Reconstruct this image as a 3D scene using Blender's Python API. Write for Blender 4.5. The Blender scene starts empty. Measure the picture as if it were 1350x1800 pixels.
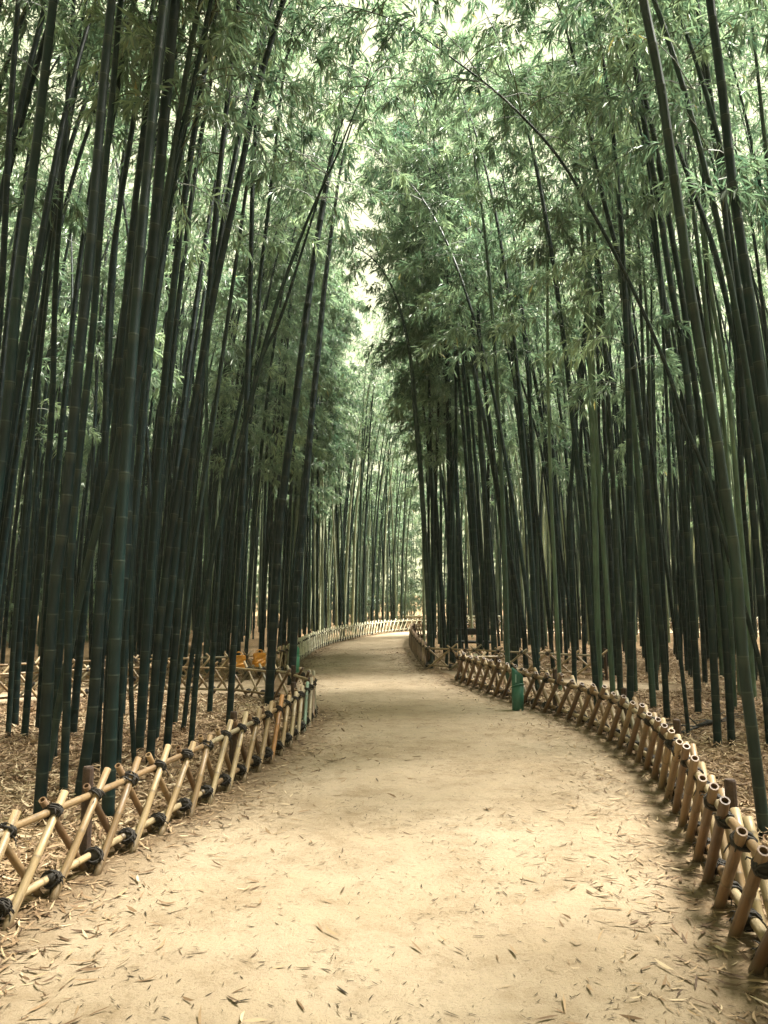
import bpy, math, random
import numpy as np

# ------------------------------------------------------------------ camera, sky, sun, exposure
scene = bpy.context.scene
COL = scene.collection
cam_data = bpy.data.cameras.new("camera")
cam = bpy.data.objects.new("camera", cam_data)
COL.objects.link(cam)
cam.location = (0, 0, 1.55)
cam.rotation_euler = (math.radians(90 + 6.316), 0, 0)
cam_data.sensor_fit = 'VERTICAL'
cam_data.sensor_height = 24.0
cam_data.lens = 24.0 * 1310 / 1800
cam_data.clip_start = 0.05
cam_data.clip_end = 3000
scene.camera = cam

SUN_EL, SUN_AZ = math.radians(63), math.radians(70)   # azimuth from +Y towards +X
world = bpy.data.worlds.new("World")
scene.world = world
world.use_nodes = True
wn, wl = world.node_tree.nodes, world.node_tree.links
bg = wn["Background"]
sky = wn.new("ShaderNodeTexSky")
sky.sky_type = 'NISHITA'
sky.sun_disc = False
sky.sun_elevation = SUN_EL
sky.sun_rotation = SUN_AZ
sky.dust_density = 6.0
sky.air_density = 1.0
veil = wn.new("ShaderNodeMix")             # thin bright cloud veil over the whole sky
veil.data_type = 'RGBA'
veil.inputs[0].default_value = 0.92
veil.inputs[7].default_value = (2.5, 2.45, 1.45, 1)
wl.new(sky.outputs[0], veil.inputs[6])
wl.new(veil.outputs[2], bg.inputs[0])
bg.inputs[1].default_value = 0.1

sun_data = bpy.data.lights.new("sun", 'SUN')
sun_data.energy = 5.0
sun_data.angle = math.radians(15)
sun_data.color = (1.0, 0.96, 0.87)
sun = bpy.data.objects.new("sun", sun_data)
COL.objects.link(sun)
sun.location = (0, 0, 40)
sun.rotation_euler = (math.pi / 2 - SUN_EL, 0, math.pi - SUN_AZ)

vs = scene.view_settings
vs.view_transform = 'Standard'
vs.look = 'None'
vs.gamma = 1.0
vs.use_curve_mapping = False
vs.exposure = 2.6

scene.cycles.max_bounces = 5
scene.cycles.diffuse_bounces = 3
scene.cycles.transmission_bounces = 3
scene.cycles.glossy_bounces = 2
scene.cycles.volume_bounces = 1
scene.cycles.caustics_reflective = False
scene.cycles.caustics_refractive = False

rng = np.random.default_rng(11)
R = random.Random(5)


# ------------------------------------------------------------------ helpers
def mesh_np(name, verts, faces, mats, smooth=False, tint=None, midx=None, uv=None):
    """faces: list of (n,k) int arrays"""
    me = bpy.data.meshes.new(name)
    verts = np.asarray(verts, dtype=np.float32)
    faces = [np.asarray(f, dtype=np.int32) for f in faces if len(f)]
    me.vertices.add(len(verts))
    me.vertices.foreach_set("co", verts.ravel())
    loops = np.concatenate([f.ravel() for f in faces])
    sizes = np.concatenate([np.full(len(f), f.shape[1], dtype=np.int32) for f in faces])
    starts = np.concatenate([[0], np.cumsum(sizes)[:-1]]).astype(np.int32)
    me.loops.add(len(loops))
    me.loops.foreach_set("vertex_index", loops)
    me.polygons.add(len(sizes))
    me.polygons.foreach_set("loop_start", starts)
    me.polygons.foreach_set("loop_total", sizes)
    if midx is not None:
        me.polygons.foreach_set("material_index", np.asarray(midx, dtype=np.int32))
    me.polygons.foreach_set("use_smooth", np.full(len(sizes), bool(smooth)))
    for m in (mats if isinstance(mats, (list, tuple)) else [mats]):
        me.materials.append(m)
    if tint is not None:
        at = me.attributes.new("tint", 'FLOAT', 'POINT')
        at.data.foreach_set("value", np.asarray(tint, dtype=np.float32))
    me.update()
    me.validate()
    return me


def link(name, data, parent=None, loc=None, rot=None, scale=None):
    o = bpy.data.objects.new(name, data)
    COL.objects.link(o)
    if parent is not None:
        o.parent = parent
    if loc is not None:
        o.location = loc
    if rot is not None:
        o.rotation_euler = rot
    if scale is not None:
        o.scale = scale
    return o


def tag(o, label, cat, group=None):
    o["label"] = label
    o["category"] = cat
    if group:
        o["group"] = group
    return o


def unit(v):
    return v / np.maximum(np.linalg.norm(v, axis=-1, keepdims=True), 1e-9)


def tube(path, radii, sides=8, ref=(0, 1, 0), cap=True):
    """tube along path (n,3); returns verts, quads, caps"""
    path = np.asarray(path, float)
    n = len(path)
    T = unit(np.gradient(path, axis=0))
    ref = np.asarray(ref, float)
    n1 = unit(ref[None] - (T @ ref)[:, None] * T)
    n2 = np.cross(T, n1)
    a = np.arange(sides) * 2 * math.pi / sides
    rr = np.asarray(radii, float)[:, None, None]
    V = path[:, None] + rr * (np.cos(a)[None, :, None] * n1[:, None] + np.sin(a)[None, :, None] * n2[:, None])
    V = V.reshape(-1, 3)
    i = np.arange(n - 1)[:, None] * sides
    j = np.arange(sides)[None]
    k = (j + 1) % sides
    Q = np.stack([i + j, i + k, i + sides + k, i + sides + j], -1).reshape(-1, 4)
    caps = []
    if cap:
        caps = [np.arange(sides)[::-1][None], ((n - 1) * sides + np.arange(sides))[None]]
    return V, Q, caps


class Bag:
    """collects pieces into one mesh"""
    def __init__(self):
        self.v, self.f, self.n, self.m, self.t = [], [], 0, [], []

    def add(self, V, faces, mi=0, t=0.0):
        V = np.asarray(V, float)
        self.v.append(V)
        for f in faces:
            f = np.asarray(f)
            self.f.append(f + self.n)
            self.m.append(np.full(len(f), mi))
        self.t.append(np.broadcast_to(np.asarray(t, float), (len(V),)))
        self.n += len(V)

    def tube(self, path, radii, sides=8, ref=(0, 1, 0), mi=0, t=0.0, cap=True):
        V, Q, caps = tube(path, radii, sides, ref, cap)
        self.add(V, [Q] + caps, mi, t)

    def box(self, c, s, mi=0, rz=0.0, bev=0.0):
        x, y, z = [q / 2 for q in s]
        b = min(bev, x, y, z)
        if b <= 0:
            V = np.array([[a, p, q] for q in (-z, z) for p in (-y, y) for a in (-x, x)], float)
            F = np.array([[0, 2, 3, 1], [4, 5, 7, 6], [0, 1, 5, 4], [2, 6, 7, 3], [0, 4, 6, 2], [1, 3, 7, 5]])
        else:
            prof = [(-x + b, -y), (x - b, -y), (x, -y + b), (x, y - b), (x - b, y), (-x + b, y), (-x, y - b), (-x, -y + b)]
            V = []
            for zz, k in ((-z, b), (-z + b, 0), (z - b, 0), (z, b)):
                for (px, py) in prof:
                    V.append((px * (1 - k / x), py * (1 - k / y), zz))
            V = np.array(V)
            i = np.arange(3)[:, None] * 8
            j = np.arange(8)[None]
            F = np.stack([i + j, i + (j + 1) % 8, i + 8 + (j + 1) % 8, i + 8 + j], -1).reshape(-1, 4)
        cr, sr = math.cos(rz), math.sin(rz)
        V = np.stack([V[:, 0] * cr - V[:, 1] * sr, V[:, 0] * sr + V[:, 1] * cr, V[:, 2]], -1) + np.asarray(c)
        fs = [F] if b <= 0 else [F, np.arange(8)[::-1][None], (24 + np.arange(8))[None]]
        self.add(V, fs, mi)

    def mesh(self, name, mats, smooth=False, tint=True):
        by = {}
        order = sorted(range(len(self.f)), key=lambda q: self.f[q].shape[1])
        fs = [self.f[q] for q in order]
        ms = np.concatenate([self.m[q] for q in order])
        return mesh_np(name, np.concatenate(self.v), fs, mats, smooth,
                       np.concatenate(self.t) if tint else None, ms)


# ------------------------------------------------------------------ materials
def new_mat(name):
    m = bpy.data.materials.new(name)
    m.use_nodes = True
    nt = m.node_tree
    return m, nt.nodes, nt.links, nt.nodes["Principled BSDF"]


def ramp(nd, stops, mode='LINEAR'):
    r = nd.new("ShaderNodeValToRGB")
    r.color_ramp.interpolation = mode
    e = r.color_ramp.elements
    while len(e) < len(stops):
        e.new(0.5)
    for q, (p, c) in zip(e, stops):
        q.position = p
        q.color = (*c, 1)
    return r


def noise(nd, ln, scale, detail=4, rough=0.6, vec=None):
    n = nd.new("ShaderNodeTexNoise")
    n.inputs["Scale"].default_value = scale
    n.inputs["Detail"].default_value = detail
    n.inputs["Roughness"].default_value = rough
    if vec is not None:
        ln.new(vec, n.inputs["Vector"])
    return n


def mixc(nd, ln, fac, a, b, mode='MIX'):
    m = nd.new("ShaderNodeMix")
    m.data_type = 'RGBA'
    m.blend_type = mode
    for sock, val in ((m.inputs[0], fac), (m.inputs[6], a), (m.inputs[7], b)):
        if isinstance(val, (int, float)):
            sock.default_value = val
        elif isinstance(val, tuple):
            sock.default_value = (*val, 1)
        else:
            ln.new(val, sock)
    return m.outputs[2]


def bump(nd, ln, h, strength, dist, bsdf):
    b = nd.new("ShaderNodeBump")
    b.inputs["Strength"].default_value = strength
    b.inputs["Distance"].default_value = dist
    ln.new(h, b.inputs["Height"])
    ln.new(b.outputs[0], bsdf.inputs["Normal"])


def obj_random(nd):
    return nd.new("ShaderNodeObjectInfo").outputs["Random"]


def coords(nd, kind="Object"):
    return nd.new("ShaderNodeTexCoord").outputs[kind]


def attr(nd, name="tint"):
    a = nd.new("ShaderNodeAttribute")
    a.attribute_name = name
    return a.outputs["Fac"]


def culm_material(name, dark, mid, pale, lo=0.0, hi=1.0):
    """living culm: tone by plant, dusty mottling, waxy ring at every node (tint = 1)"""
    m, nd, ln, bs = new_mat(name)
    mr = nd.new("ShaderNodeMapRange")
    mr.inputs[3].default_value = lo
    mr.inputs[4].default_value = hi
    ln.new(obj_random(nd), mr.inputs[0])
    rp = ramp(nd, [(0, dark), (0.55, mid), (1, pale)])
    ln.new(mr.outputs[0], rp.inputs[0])
    mp = nd.new("ShaderNodeMapping")
    mp.inputs["Scale"].default_value = (14, 14, 1.6)
    ln.new(coords(nd), mp.inputs[0])
    n1 = noise(nd, ln, 1.0, 5, 0.65, mp.outputs[0])
    f = ramp(nd, [(0.30, (0.45, 0.47, 0.46)), (0.52, (1, 1, 1)), (0.74, (2.0, 1.85, 1.7))])
    ln.new(n1.outputs[0], f.inputs[0])
    c = mixc(nd, ln, 1.0, rp.outputs[0], f.outputs[0], 'MULTIPLY')
    a = attr(nd)
    c = mixc(nd, ln, a, c, (0.10, 0.115, 0.088))
    ln.new(c, bs.inputs["Base Color"])
    bs.inputs["Roughness"].default_value = 0.5
    bs.inputs["Specular IOR Level"].default_value = 0.25
    return m


MAT_CULM = culm_material("culm_green", (0.0025, 0.012, 0.0125), (0.007, 0.022, 0.020), (0.044, 0.078, 0.056))
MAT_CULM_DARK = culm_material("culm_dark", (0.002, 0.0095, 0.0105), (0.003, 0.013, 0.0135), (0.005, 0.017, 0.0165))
MAT_CULM_GREY = culm_material("culm_grey", (0.010, 0.022, 0.020), (0.013, 0.026, 0.023), (0.017, 0.031, 0.026))
MAT_CULM_PALE = culm_material("culm_pale", (0.070, 0.120, 0.085), (0.085, 0.138, 0.095), (0.10, 0.155, 0.105))
MAT_CULM_SUN = culm_material("culm_sunlit_tone", (0.07, 0.105, 0.07), (0.22, 0.275, 0.185), (0.46, 0.51, 0.36))  # sunlight on the far culms put into a paler base colour


def leaf_material(name, a, b, c, trans, fac=0.5):
    m = bpy.data.materials.new(name)
    m.use_nodes = True
    nd, ln = m.node_tree.nodes, m.node_tree.links
    nd.remove(nd["Principled BSDF"])
    out = nd["Material Output"]
    rp = ramp(nd, [(0, a), (0.55, b), (0.93, c), (1.0, (0.20, 0.17, 0.07))])
    ln.new(attr(nd), rp.inputs[0])
    d = nd.new("ShaderNodeBsdfDiffuse")
    ln.new(rp.outputs[0], d.inputs[0])
    t = nd.new("ShaderNodeBsdfTranslucent")
    tc = mixc(nd, ln, 1.0, rp.outputs[0], trans, 'MULTIPLY')
    ln.new(tc, t.inputs[0])
    g = nd.new("ShaderNodeBsdfGlossy")
    g.inputs["Roughness"].default_value = 0.38
    g.inputs[0].default_value = (0.9, 0.95, 0.85, 1)
    s1 = nd.new("ShaderNodeMixShader")
    s1.inputs[0].default_value = fac
    ln.new(d.outputs[0], s1.inputs[1])
    ln.new(t.outputs[0], s1.inputs[2])
    s2 = nd.new("ShaderNodeMixShader")
    s2.inputs[0].default_value = 0.07
    ln.new(s1.outputs[0], s2.inputs[1])
    ln.new(g.outputs[0], s2.inputs[2])
    ln.new(s2.outputs[0], out.inputs[0])
    return m


MAT_LEAF = leaf_material("bamboo_leaf", (0.026, 0.056, 0.042), (0.098, 0.142, 0.100), (0.24, 0.29, 0.20), (2.3, 2.5, 1.95))

m, nd, ln, bs = new_mat("twig")
bs.inputs["Base Color"].default_value = (0.06, 0.075, 0.04, 1)
bs.inputs["Roughness"].default_value = 0.6
MAT_TWIG = m


def pole_material(name, stops, grime=True):
    m, nd, ln, bs = new_mat(name)
    rp = ramp(nd, stops)
    ln.new(obj_random(nd), rp.inputs[0])
    mp = nd.new("ShaderNodeMapping")
    mp.inputs["Scale"].default_value = (30, 30, 3.5)
    tc = coords(nd)
    ln.new(tc, mp.inputs[0])
    n1 = noise(nd, ln, 1.0, 6, 0.7, mp.outputs[0])
    f = ramp(nd, [(0.28, (0.30, 0.27, 0.25)), (0.50, (1, 1, 1)), (0.78, (1.3, 1.25, 1.12))])
    ln.new(n1.outputs[0], f.inputs[0])
    c = mixc(nd, ln, 1.0, rp.outputs[0], f.outputs[0], 'MULTIPLY')
    n2 = noise(nd, ln, 9.0, 4, 0.6, tc)
    g = ramp(nd, [(0.52, (0, 0, 0)), (0.70, (1, 1, 1))])
    ln.new(n2.outputs[0], g.inputs[0])
    gf = nd.new("ShaderNodeMath")
    gf.operation = 'MULTIPLY'
    gf.inputs[1].default_value = 0.55
    ln.new(g.outputs[0], gf.inputs[0])
    c = mixc(nd, ln, gf.outputs[0], c, (0.10, 0.075, 0.045))
    c = mixc(nd, ln, attr(nd), c, (0.11, 0.075, 0.04))
    ln.new(c, bs.inputs["Base Color"])
    bs.inputs["Roughness"].default_value = 0.5
    bump(nd, ln, n1.outputs[0], 0.25, 0.004, bs)
    return m


MAT_POLE = pole_material("dry_bamboo_straw", [(0, (0.17, 0.105, 0.050)), (0.4, (0.28, 0.195, 0.100)), (0.75, (0.35, 0.265, 0.150)), (1, (0.21, 0.185, 0.12))])
MAT_POLE_BROWN = pole_material("dry_bamboo_brown", [(0, (0.085, 0.045, 0.024)), (0.45, (0.165, 0.095, 0.048)), (1, (0.25, 0.165, 0.085))])
MAT_POLE_SILVER = pole_material("weathered_bamboo", [(0, (0.40, 0.38, 0.25)), (0.5, (0.52, 0.49, 0.33)), (1, (0.60, 0.55, 0.38))])
MAT_POLE_ORANGE = pole_material("orange_bamboo", [(0, (0.34, 0.165, 0.055)), (1, (0.34, 0.165, 0.055))])
MAT_POLE_GREEN = pole_material("greenish_bamboo", [(0, (0.13, 0.19, 0.13)), (1, (0.13, 0.19, 0.13))])

m, nd, ln, bs = new_mat("stake_wood")
n1 = noise(nd, ln, 24, 5, 0.7, coords(nd))
rp = ramp(nd, [(0.3, (0.022, 0.012, 0.008)), (0.7, (0.075, 0.042, 0.025))])
ln.new(n1.outputs[0], rp.inputs[0])
ln.new(rp.outputs[0], bs.inputs["Base Color"])
bs.inputs["Roughness"].default_value = 0.85
bump(nd, ln, n1.outputs[0], 0.5, 0.01, bs)
MAT_STAKE = m

m, nd, ln, bs = new_mat("lashing_cord")
n1 = noise(nd, ln, 90, 3, 0.7, coords(nd))
rp = ramp(nd, [(0.3, (0.006, 0.005, 0.004)), (0.8, (0.04, 0.03, 0.02))])
ln.new(n1.outputs[0], rp.inputs[0])
ln.new(rp.outputs[0], bs.inputs["Base Color"])
bs.inputs["Roughness"].default_value = 0.8
MAT_CORD = m


def plain(name, col, rough=0.6, vary=0.25, scale=12.0):
    m, nd, ln, bs = new_mat(name)
    n1 = noise(nd, ln, scale, 5, 0.65, coords(nd))
    lo = tuple(v * (1 - vary) for v in col)
    hi = tuple(min(1, v * (1 + vary)) for v in col)
    rp = ramp(nd, [(0.3, lo), (0.7, hi)])
    ln.new(n1.outputs[0], rp.inputs[0])
    ln.new(rp.outputs[0], bs.inputs["Base Color"])
    bs.inputs["Roughness"].default_value = rough
    return m


MAT_BIN = plain("green_plastic", (0.022, 0.105, 0.068), 0.45, 0.2)
MAT_BIN_PALE = plain("faded_green_plastic", (0.12, 0.40, 0.28), 0.45, 0.15)
MAT_STICKER = plain("sticker", (0.42, 0.55, 0.50), 0.5, 0.1)
MAT_BAG = plain("orange_bag", (0.50, 0.215, 0.02), 0.45, 0.15, 20)
MAT_DARKWOOD = plain("dark_timber", (0.02, 0.02, 0.018), 0.7, 0.4)
MAT_BROWNWOOD = plain("brown_timber", (0.20, 0.10, 0.05), 0.75, 0.35)
MAT_RAIL = plain("pale_rail", (0.62, 0.58, 0.42), 0.7, 0.2)
MAT_WHITE = plain("white_plate", (0.72, 0.72, 0.66), 0.5, 0.08)
MAT_NOTICE = plain("orange_notice", (0.55, 0.16, 0.05), 0.6, 0.2)

# packed sand of the path
m, nd, ln, bs = new_mat("packed_sand")
pos = nd.new("ShaderNodeNewGeometry").outputs["Position"]
big = noise(nd, ln, 0.55, 5, 0.6, pos)
midn = noise(nd, ln, 3.2, 6, 0.7, pos)
fine = noise(nd, ln, 60, 6, 0.75, pos)
grit = noise(nd, ln, 240, 3, 0.7, pos)
c0 = ramp(nd, [(0.35, (0.29, 0.222, 0.145)), (0.65, (0.37, 0.297, 0.208))])
ln.new(big.outputs[0], c0.inputs[0])
c1 = ramp(nd, [(0.30, (0.74, 0.70, 0.64)), (0.5, (1, 1, 1)), (0.72, (1.10, 1.09, 1.06))])
ln.new(midn.outputs[0], c1.inputs[0])
c = mixc(nd, ln, 1.0, c0.outputs[0], c1.outputs[0], 'MULTIPLY')
c2 = ramp(nd, [(0.30, (0.50, 0.45, 0.38)), (0.44, (1, 1, 1)), (0.7, (1.06, 1.05, 1.03))])
ln.new(fine.outputs[0], c2.inputs[0])
c = mixc(nd, ln, 0.8, c, c2.outputs[0], 'MULTIPLY')
c3 = ramp(nd, [(0.32, (0.55, 0.5, 0.45)), (0.45, (1, 1, 1))])
ln.new(grit.outputs[0], c3.inputs[0])
c = mixc(nd, ln, 0.6, c, c3.outputs[0], 'MULTIPLY')
# trodden leaf mould along the margins (tint), with a ragged edge
ad = nd.new("ShaderNodeMath")
ad.operation = 'MULTIPLY_ADD'
ln.new(midn.outputs[0], ad.inputs[0])
ad.inputs[1].default_value = 1.3
sb = nd.new("ShaderNodeMath")
sb.operation = 'SUBTRACT'
ln.new(attr(nd), sb.inputs[0])
sb.inputs[1].default_value = 0.65
ln.new(sb.outputs[0], ad.inputs[2])
er = ramp(nd, [(0.2, (0, 0, 0)), (0.85, (1, 1, 1))])
ln.new(ad.outputs[0], er.inputs[0])
c = mixc(nd, ln, er.outputs[0], c, (0.13, 0.085, 0.045))
ln.new(c, bs.inputs["Base Color"])
bs.inputs["Roughness"].default_value = 0.95
bs.inputs["Specular IOR Level"].default_value = 0.15
hs = nd.new("ShaderNodeMath")
hs.operation = 'ADD'
ln.new(fine.outputs[0], hs.inputs[0])
ln.new(midn.outputs[0], hs.inputs[1])
hs2 = nd.new("ShaderNodeMath")
hs2.operation = 'MULTIPLY_ADD'
ln.new(noise(nd, ln, 9, 3, 0.5, pos).outputs[0], hs2.inputs[0])
hs2.inputs[1].default_value = 2.2
ln.new(hs.outputs[0], hs2.inputs[2])
bump(nd, ln, hs2.outputs[0], 0.7, 0.016, bs)
MAT_SAND = m

# forest floor under the litter
m, nd, ln, bs = new_mat("forest_floor")
pos = nd.new("ShaderNodeNewGeometry").outputs["Position"]
n1 = noise(nd, ln, 38, 5, 0.75, pos)
n2 = noise(nd, ln, 0.8, 4, 0.6, pos)
r1 = ramp(nd, [(0.32, (0.05, 0.03, 0.015)), (0.5, (0.20, 0.125, 0.06)), (0.68, (0.42, 0.29, 0.145))])
ln.new(n1.outputs[0], r1.inputs[0])
r2 = ramp(nd, [(0.3, (0.7, 0.66, 0.6)), (0.7, (1.1, 1.08, 1.0))])
ln.new(n2.outputs[0], r2.inputs[0])
c = mixc(nd, ln, 1.0, r1.outputs[0], r2.outputs[0], 'MULTIPLY')
ln.new(c, bs.inputs["Base Color"])
bs.inputs["Roughness"].default_value = 0.95
bump(nd, ln, n1.outputs[0], 0.8, 0.03, bs)
MAT_FLOOR = m


def litter_material(name, stops):
    m, nd, ln, bs = new_mat(name)
    rp = ramp(nd, stops)
    ln.new(attr(nd), rp.inputs[0])
    ln.new(rp.outputs[0], bs.inputs["Base Color"])
    bs.inputs["Roughness"].default_value = 0.7
    bs.inputs["Specular IOR Level"].default_value = 0.25
    return m


MAT_LITTER = litter_material("dry_leaf", [(0, (0.045, 0.025, 0.014)), (0.3, (0.155, 0.095, 0.050)), (0.6, (0.31, 0.215, 0.122)), (1, (0.50, 0.40, 0.26))])
MAT_DEBRIS = litter_material("path_leaf", [(0, (0.016, 0.011, 0.007)), (0.5, (0.062, 0.042, 0.023)), (0.8, (0.17, 0.12, 0.068)), (1, (0.42, 0.34, 0.21))])

# ------------------------------------------------------------------ plan of the place (metres, camera at the origin)
L_NEAR = [(-2.10, 1.60), (-1.97, 2.60), (-1.87, 3.40), (-1.77, 3.92), (-1.68, 4.25), (-1.60, 4.63), (-1.52, 4.97), (-1.43, 5.32), (-1.30, 6.01),
          (-1.17, 6.76), (-1.07, 7.40), (-0.99, 8.14), (-0.93, 8.9), (-0.92, 9.55), (-0.98, 10.15), (-1.2, 10.7), (-1.6, 11.2)]
L_SIDE = [(-1.6, 11.2), (-2.0, 11.6), (-2.6, 11.85), (-3.4, 11.9), (-4.2, 11.75), (-4.9, 11.3), (-5.6, 10.7), (-6.6, 9.9), (-7.6, 9.2)]
L_BACK = [(-8.6, 10.9), (-7.2, 11.7), (-5.8, 12.5), (-4.6, 13.2), (-3.6, 13.55), (-2.8, 13.75), (-2.35, 14.1), (-2.12, 14.7), (-2.0, 15.4)]
L_FAR = [(-2.0, 15.4), (-2.0, 16.6), (-2.0, 18.0), (-1.98, 20.0), (-1.88, 21.8), (-1.68, 23.6), (-1.38, 25.3), (-0.75, 28.2), (0.05, 30.6), (1.1, 32.4), (2.6, 33.6), (5, 34.4), (9, 35.0), (14, 35.4), (22, 35.6)]
R_NEAR = [(1.30, 1.60), (1.52, 2.75), (1.62, 3.36), (1.73, 3.87), (1.84, 4.30), (1.94, 4.70), (2.08, 5.25), (2.24, 5.96), (2.36, 6.59), (2.44, 7.26), (2.47, 8.08),
          (2.43, 8.74), (2.34, 9.51), (2.16, 10.2), (1.95, 10.99), (1.70, 12.1), (1.50, 13.0), (1.36, 13.75), (1.62, 14.0), (2.1, 13.75)]
R_BRANCH = [(0.92, 15.86), (1.5, 15.55), (2.2, 15.15), (3.0, 14.6), (4.0, 13.9)]
R_FAR = [(0.92, 15.86), (0.87, 17.4), (0.84, 19.5), (0.83, 21.8), (0.86, 24.0), (0.97, 26.0), (1.25, 27.4), (1.9, 28.5), (3.2, 29.3), (5.5, 29.9), (9, 30.3), (14, 30.6), (22, 30.8)]


def resample(pl, step):
    p = np.asarray(pl, float)
    d = np.concatenate([[0], np.cumsum(np.linalg.norm(np.diff(p, axis=0), axis=1))])
    # smooth by Catmull-Rom sampling
    P = np.vstack([2 * p[0] - p[1], p, 2 * p[-1] - p[-2]])
    out = []
    for i in range(len(p) - 1):
        a, b, c, e = P[i], P[i + 1], P[i + 2], P[i + 3]
        for t in np.linspace(0, 1, 12, endpoint=False):
            out.append(0.5 * ((2 * b) + (c - a) * t + (2 * a - 5 * b + 4 * c - e) * t * t + (3 * b - a - 3 * c + e) * t ** 3))
    out.append(p[-1])
    p = np.array(out)
    d = np.concatenate([[0], np.cumsum(np.linalg.norm(np.diff(p, axis=0), axis=1))])
    n = max(2, int(round(d[-1] / step)) + 1)
    s = np.linspace(0, d[-1], n)
    return np.stack([np.interp(s, d, p[:, k]) for k in range(p.shape[1])], -1)


MAIN_POLY = np.array([(-2.6, -4)] + L_NEAR[:-1] + [(-1.6, 11.2)] + L_BACK[-1:] + L_FAR + [(22, 30.8)] + R_FAR[::-1][1:] + [R_NEAR[-3]] + R_NEAR[::-1][3:] + [(0.9, -4)])
SIDE_POLY = np.array(L_SIDE + [(-9.6, 7.6), (-11.5, 9.6)] + L_BACK)
RSIDE_POLY = np.array([(1.36, 13.75), (1.62, 14.0), (2.1, 13.75), (4.5, 12.0), (5.2, 13.1)] + R_BRANCH[::-1])


def inside(poly, pts):
    x, y = pts[:, 0], pts[:, 1]
    r = np.zeros(len(pts), bool)
    n = len(poly)
    for i in range(n):
        x1, y1 = poly[i]
        x2, y2 = poly[(i + 1) % n]
        c = ((y1 > y) != (y2 > y)) & (x < (x2 - x1) * (y - y1) / (y2 - y1 + 1e-12) + x1)
        r ^= c
    return r


def edge_dist(poly, pts):
    best = np.full(len(pts), 1e9)
    n = len(poly)
    for i in range(n):
        a = poly[i]
        b = poly[(i + 1) % n]
        ab = b - a
        t = np.clip(((pts - a) @ ab) / max(ab @ ab, 1e-9), 0, 1)
        best = np.minimum(best, np.linalg.norm(pts - (a + t[:, None] * ab), axis=1))
    return best


def on_path(pts):
    return inside(MAIN_POLY, pts) | inside(SIDE_POLY, pts) | inside(RSIDE_POLY, pts)


def path_dist(pts):
    return np.minimum(np.minimum(edge_dist(MAIN_POLY, pts), edge_dist(SIDE_POLY, pts)), edge_dist(RSIDE_POLY, pts))


# ------------------------------------------------------------------ ground and path
def ground_h(p):
    x, y = p[:, 0], p[:, 1]
    return 0.012 * np.sin(x * 1.7 + 0.4 * y) * np.cos(y * 1.3) + 0.008 * np.sin(x * 4.1 - y * 2.3)


b = Bag()
gx = np.concatenate([[-1500, -400, -120], np.arange(-40, 40.1, 0.8), [120, 400, 1500]])
gy = np.concatenate([[-1500, -400, -60], np.arange(-12, 60.1, 0.8), [120, 400, 1500]])
X, Y = np.meshgrid(gx, gy)
P = np.stack([X.ravel(), Y.ravel()], -1)
Z = ground_h(P) - 0.03
nx = len(gx)
i = (np.arange(len(gy) - 1)[:, None] * nx + np.arange(nx - 1)[None]).ravel()
b.add(np.column_stack([P, Z]), [np.stack([i, i + 1, i + 1 + nx, i + nx], -1)])
o = link("ground", b.mesh("ground", MAT_FLOOR, True))
o["kind"] = "structure"


def path_sheet(name, poly, x0, x1, y0, y1, step, z):
    xs = np.arange(x0, x1 + 1e-6, step)
    ys = np.arange(y0, y1 + 1e-6, step)
    X, Y = np.meshgrid(xs, ys)
    P = np.stack([X.ravel(), Y.ravel()], -1)
    ins = inside(poly, P)
    d = edge_dist(poly, P)
    sd = np.where(ins, d, -d)
    keep = sd > -0.30
    nx = len(xs)
    i = (np.arange(len(ys) - 1)[:, None] * nx + np.arange(nx - 1)[None]).ravel()
    q = np.stack([i, i + 1, i + 1 + nx, i + nx], -1)
    q = q[keep[q].all(1)]
    used = np.unique(q)
    mp = np.full(len(P), -1)
    mp[used] = np.arange(len(used))
    h = ground_h(P) * 0.6 + z
    h = np.where(sd < 0, h + sd * 0.05, h)
    tint = np.clip(0.80 - sd / 0.75, 0, 1.0)
    me = mesh_np(name, np.column_stack([P, h])[used], [mp[q]], MAT_SAND, True, tint[used])
    o = link(name, me)
    o["kind"] = "structure"
    return o


path_sheet("path", MAIN_POLY, -3.0, 22, -4, 36.5, 0.10, 0.0)
path_sheet("branch_path", SIDE_POLY, -12, -1, 7, 16, 0.12, -0.006)
path_sheet("branch_path", RSIDE_POLY, 0.5, 6, 11.5, 16.5, 0.12, -0.006)

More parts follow.
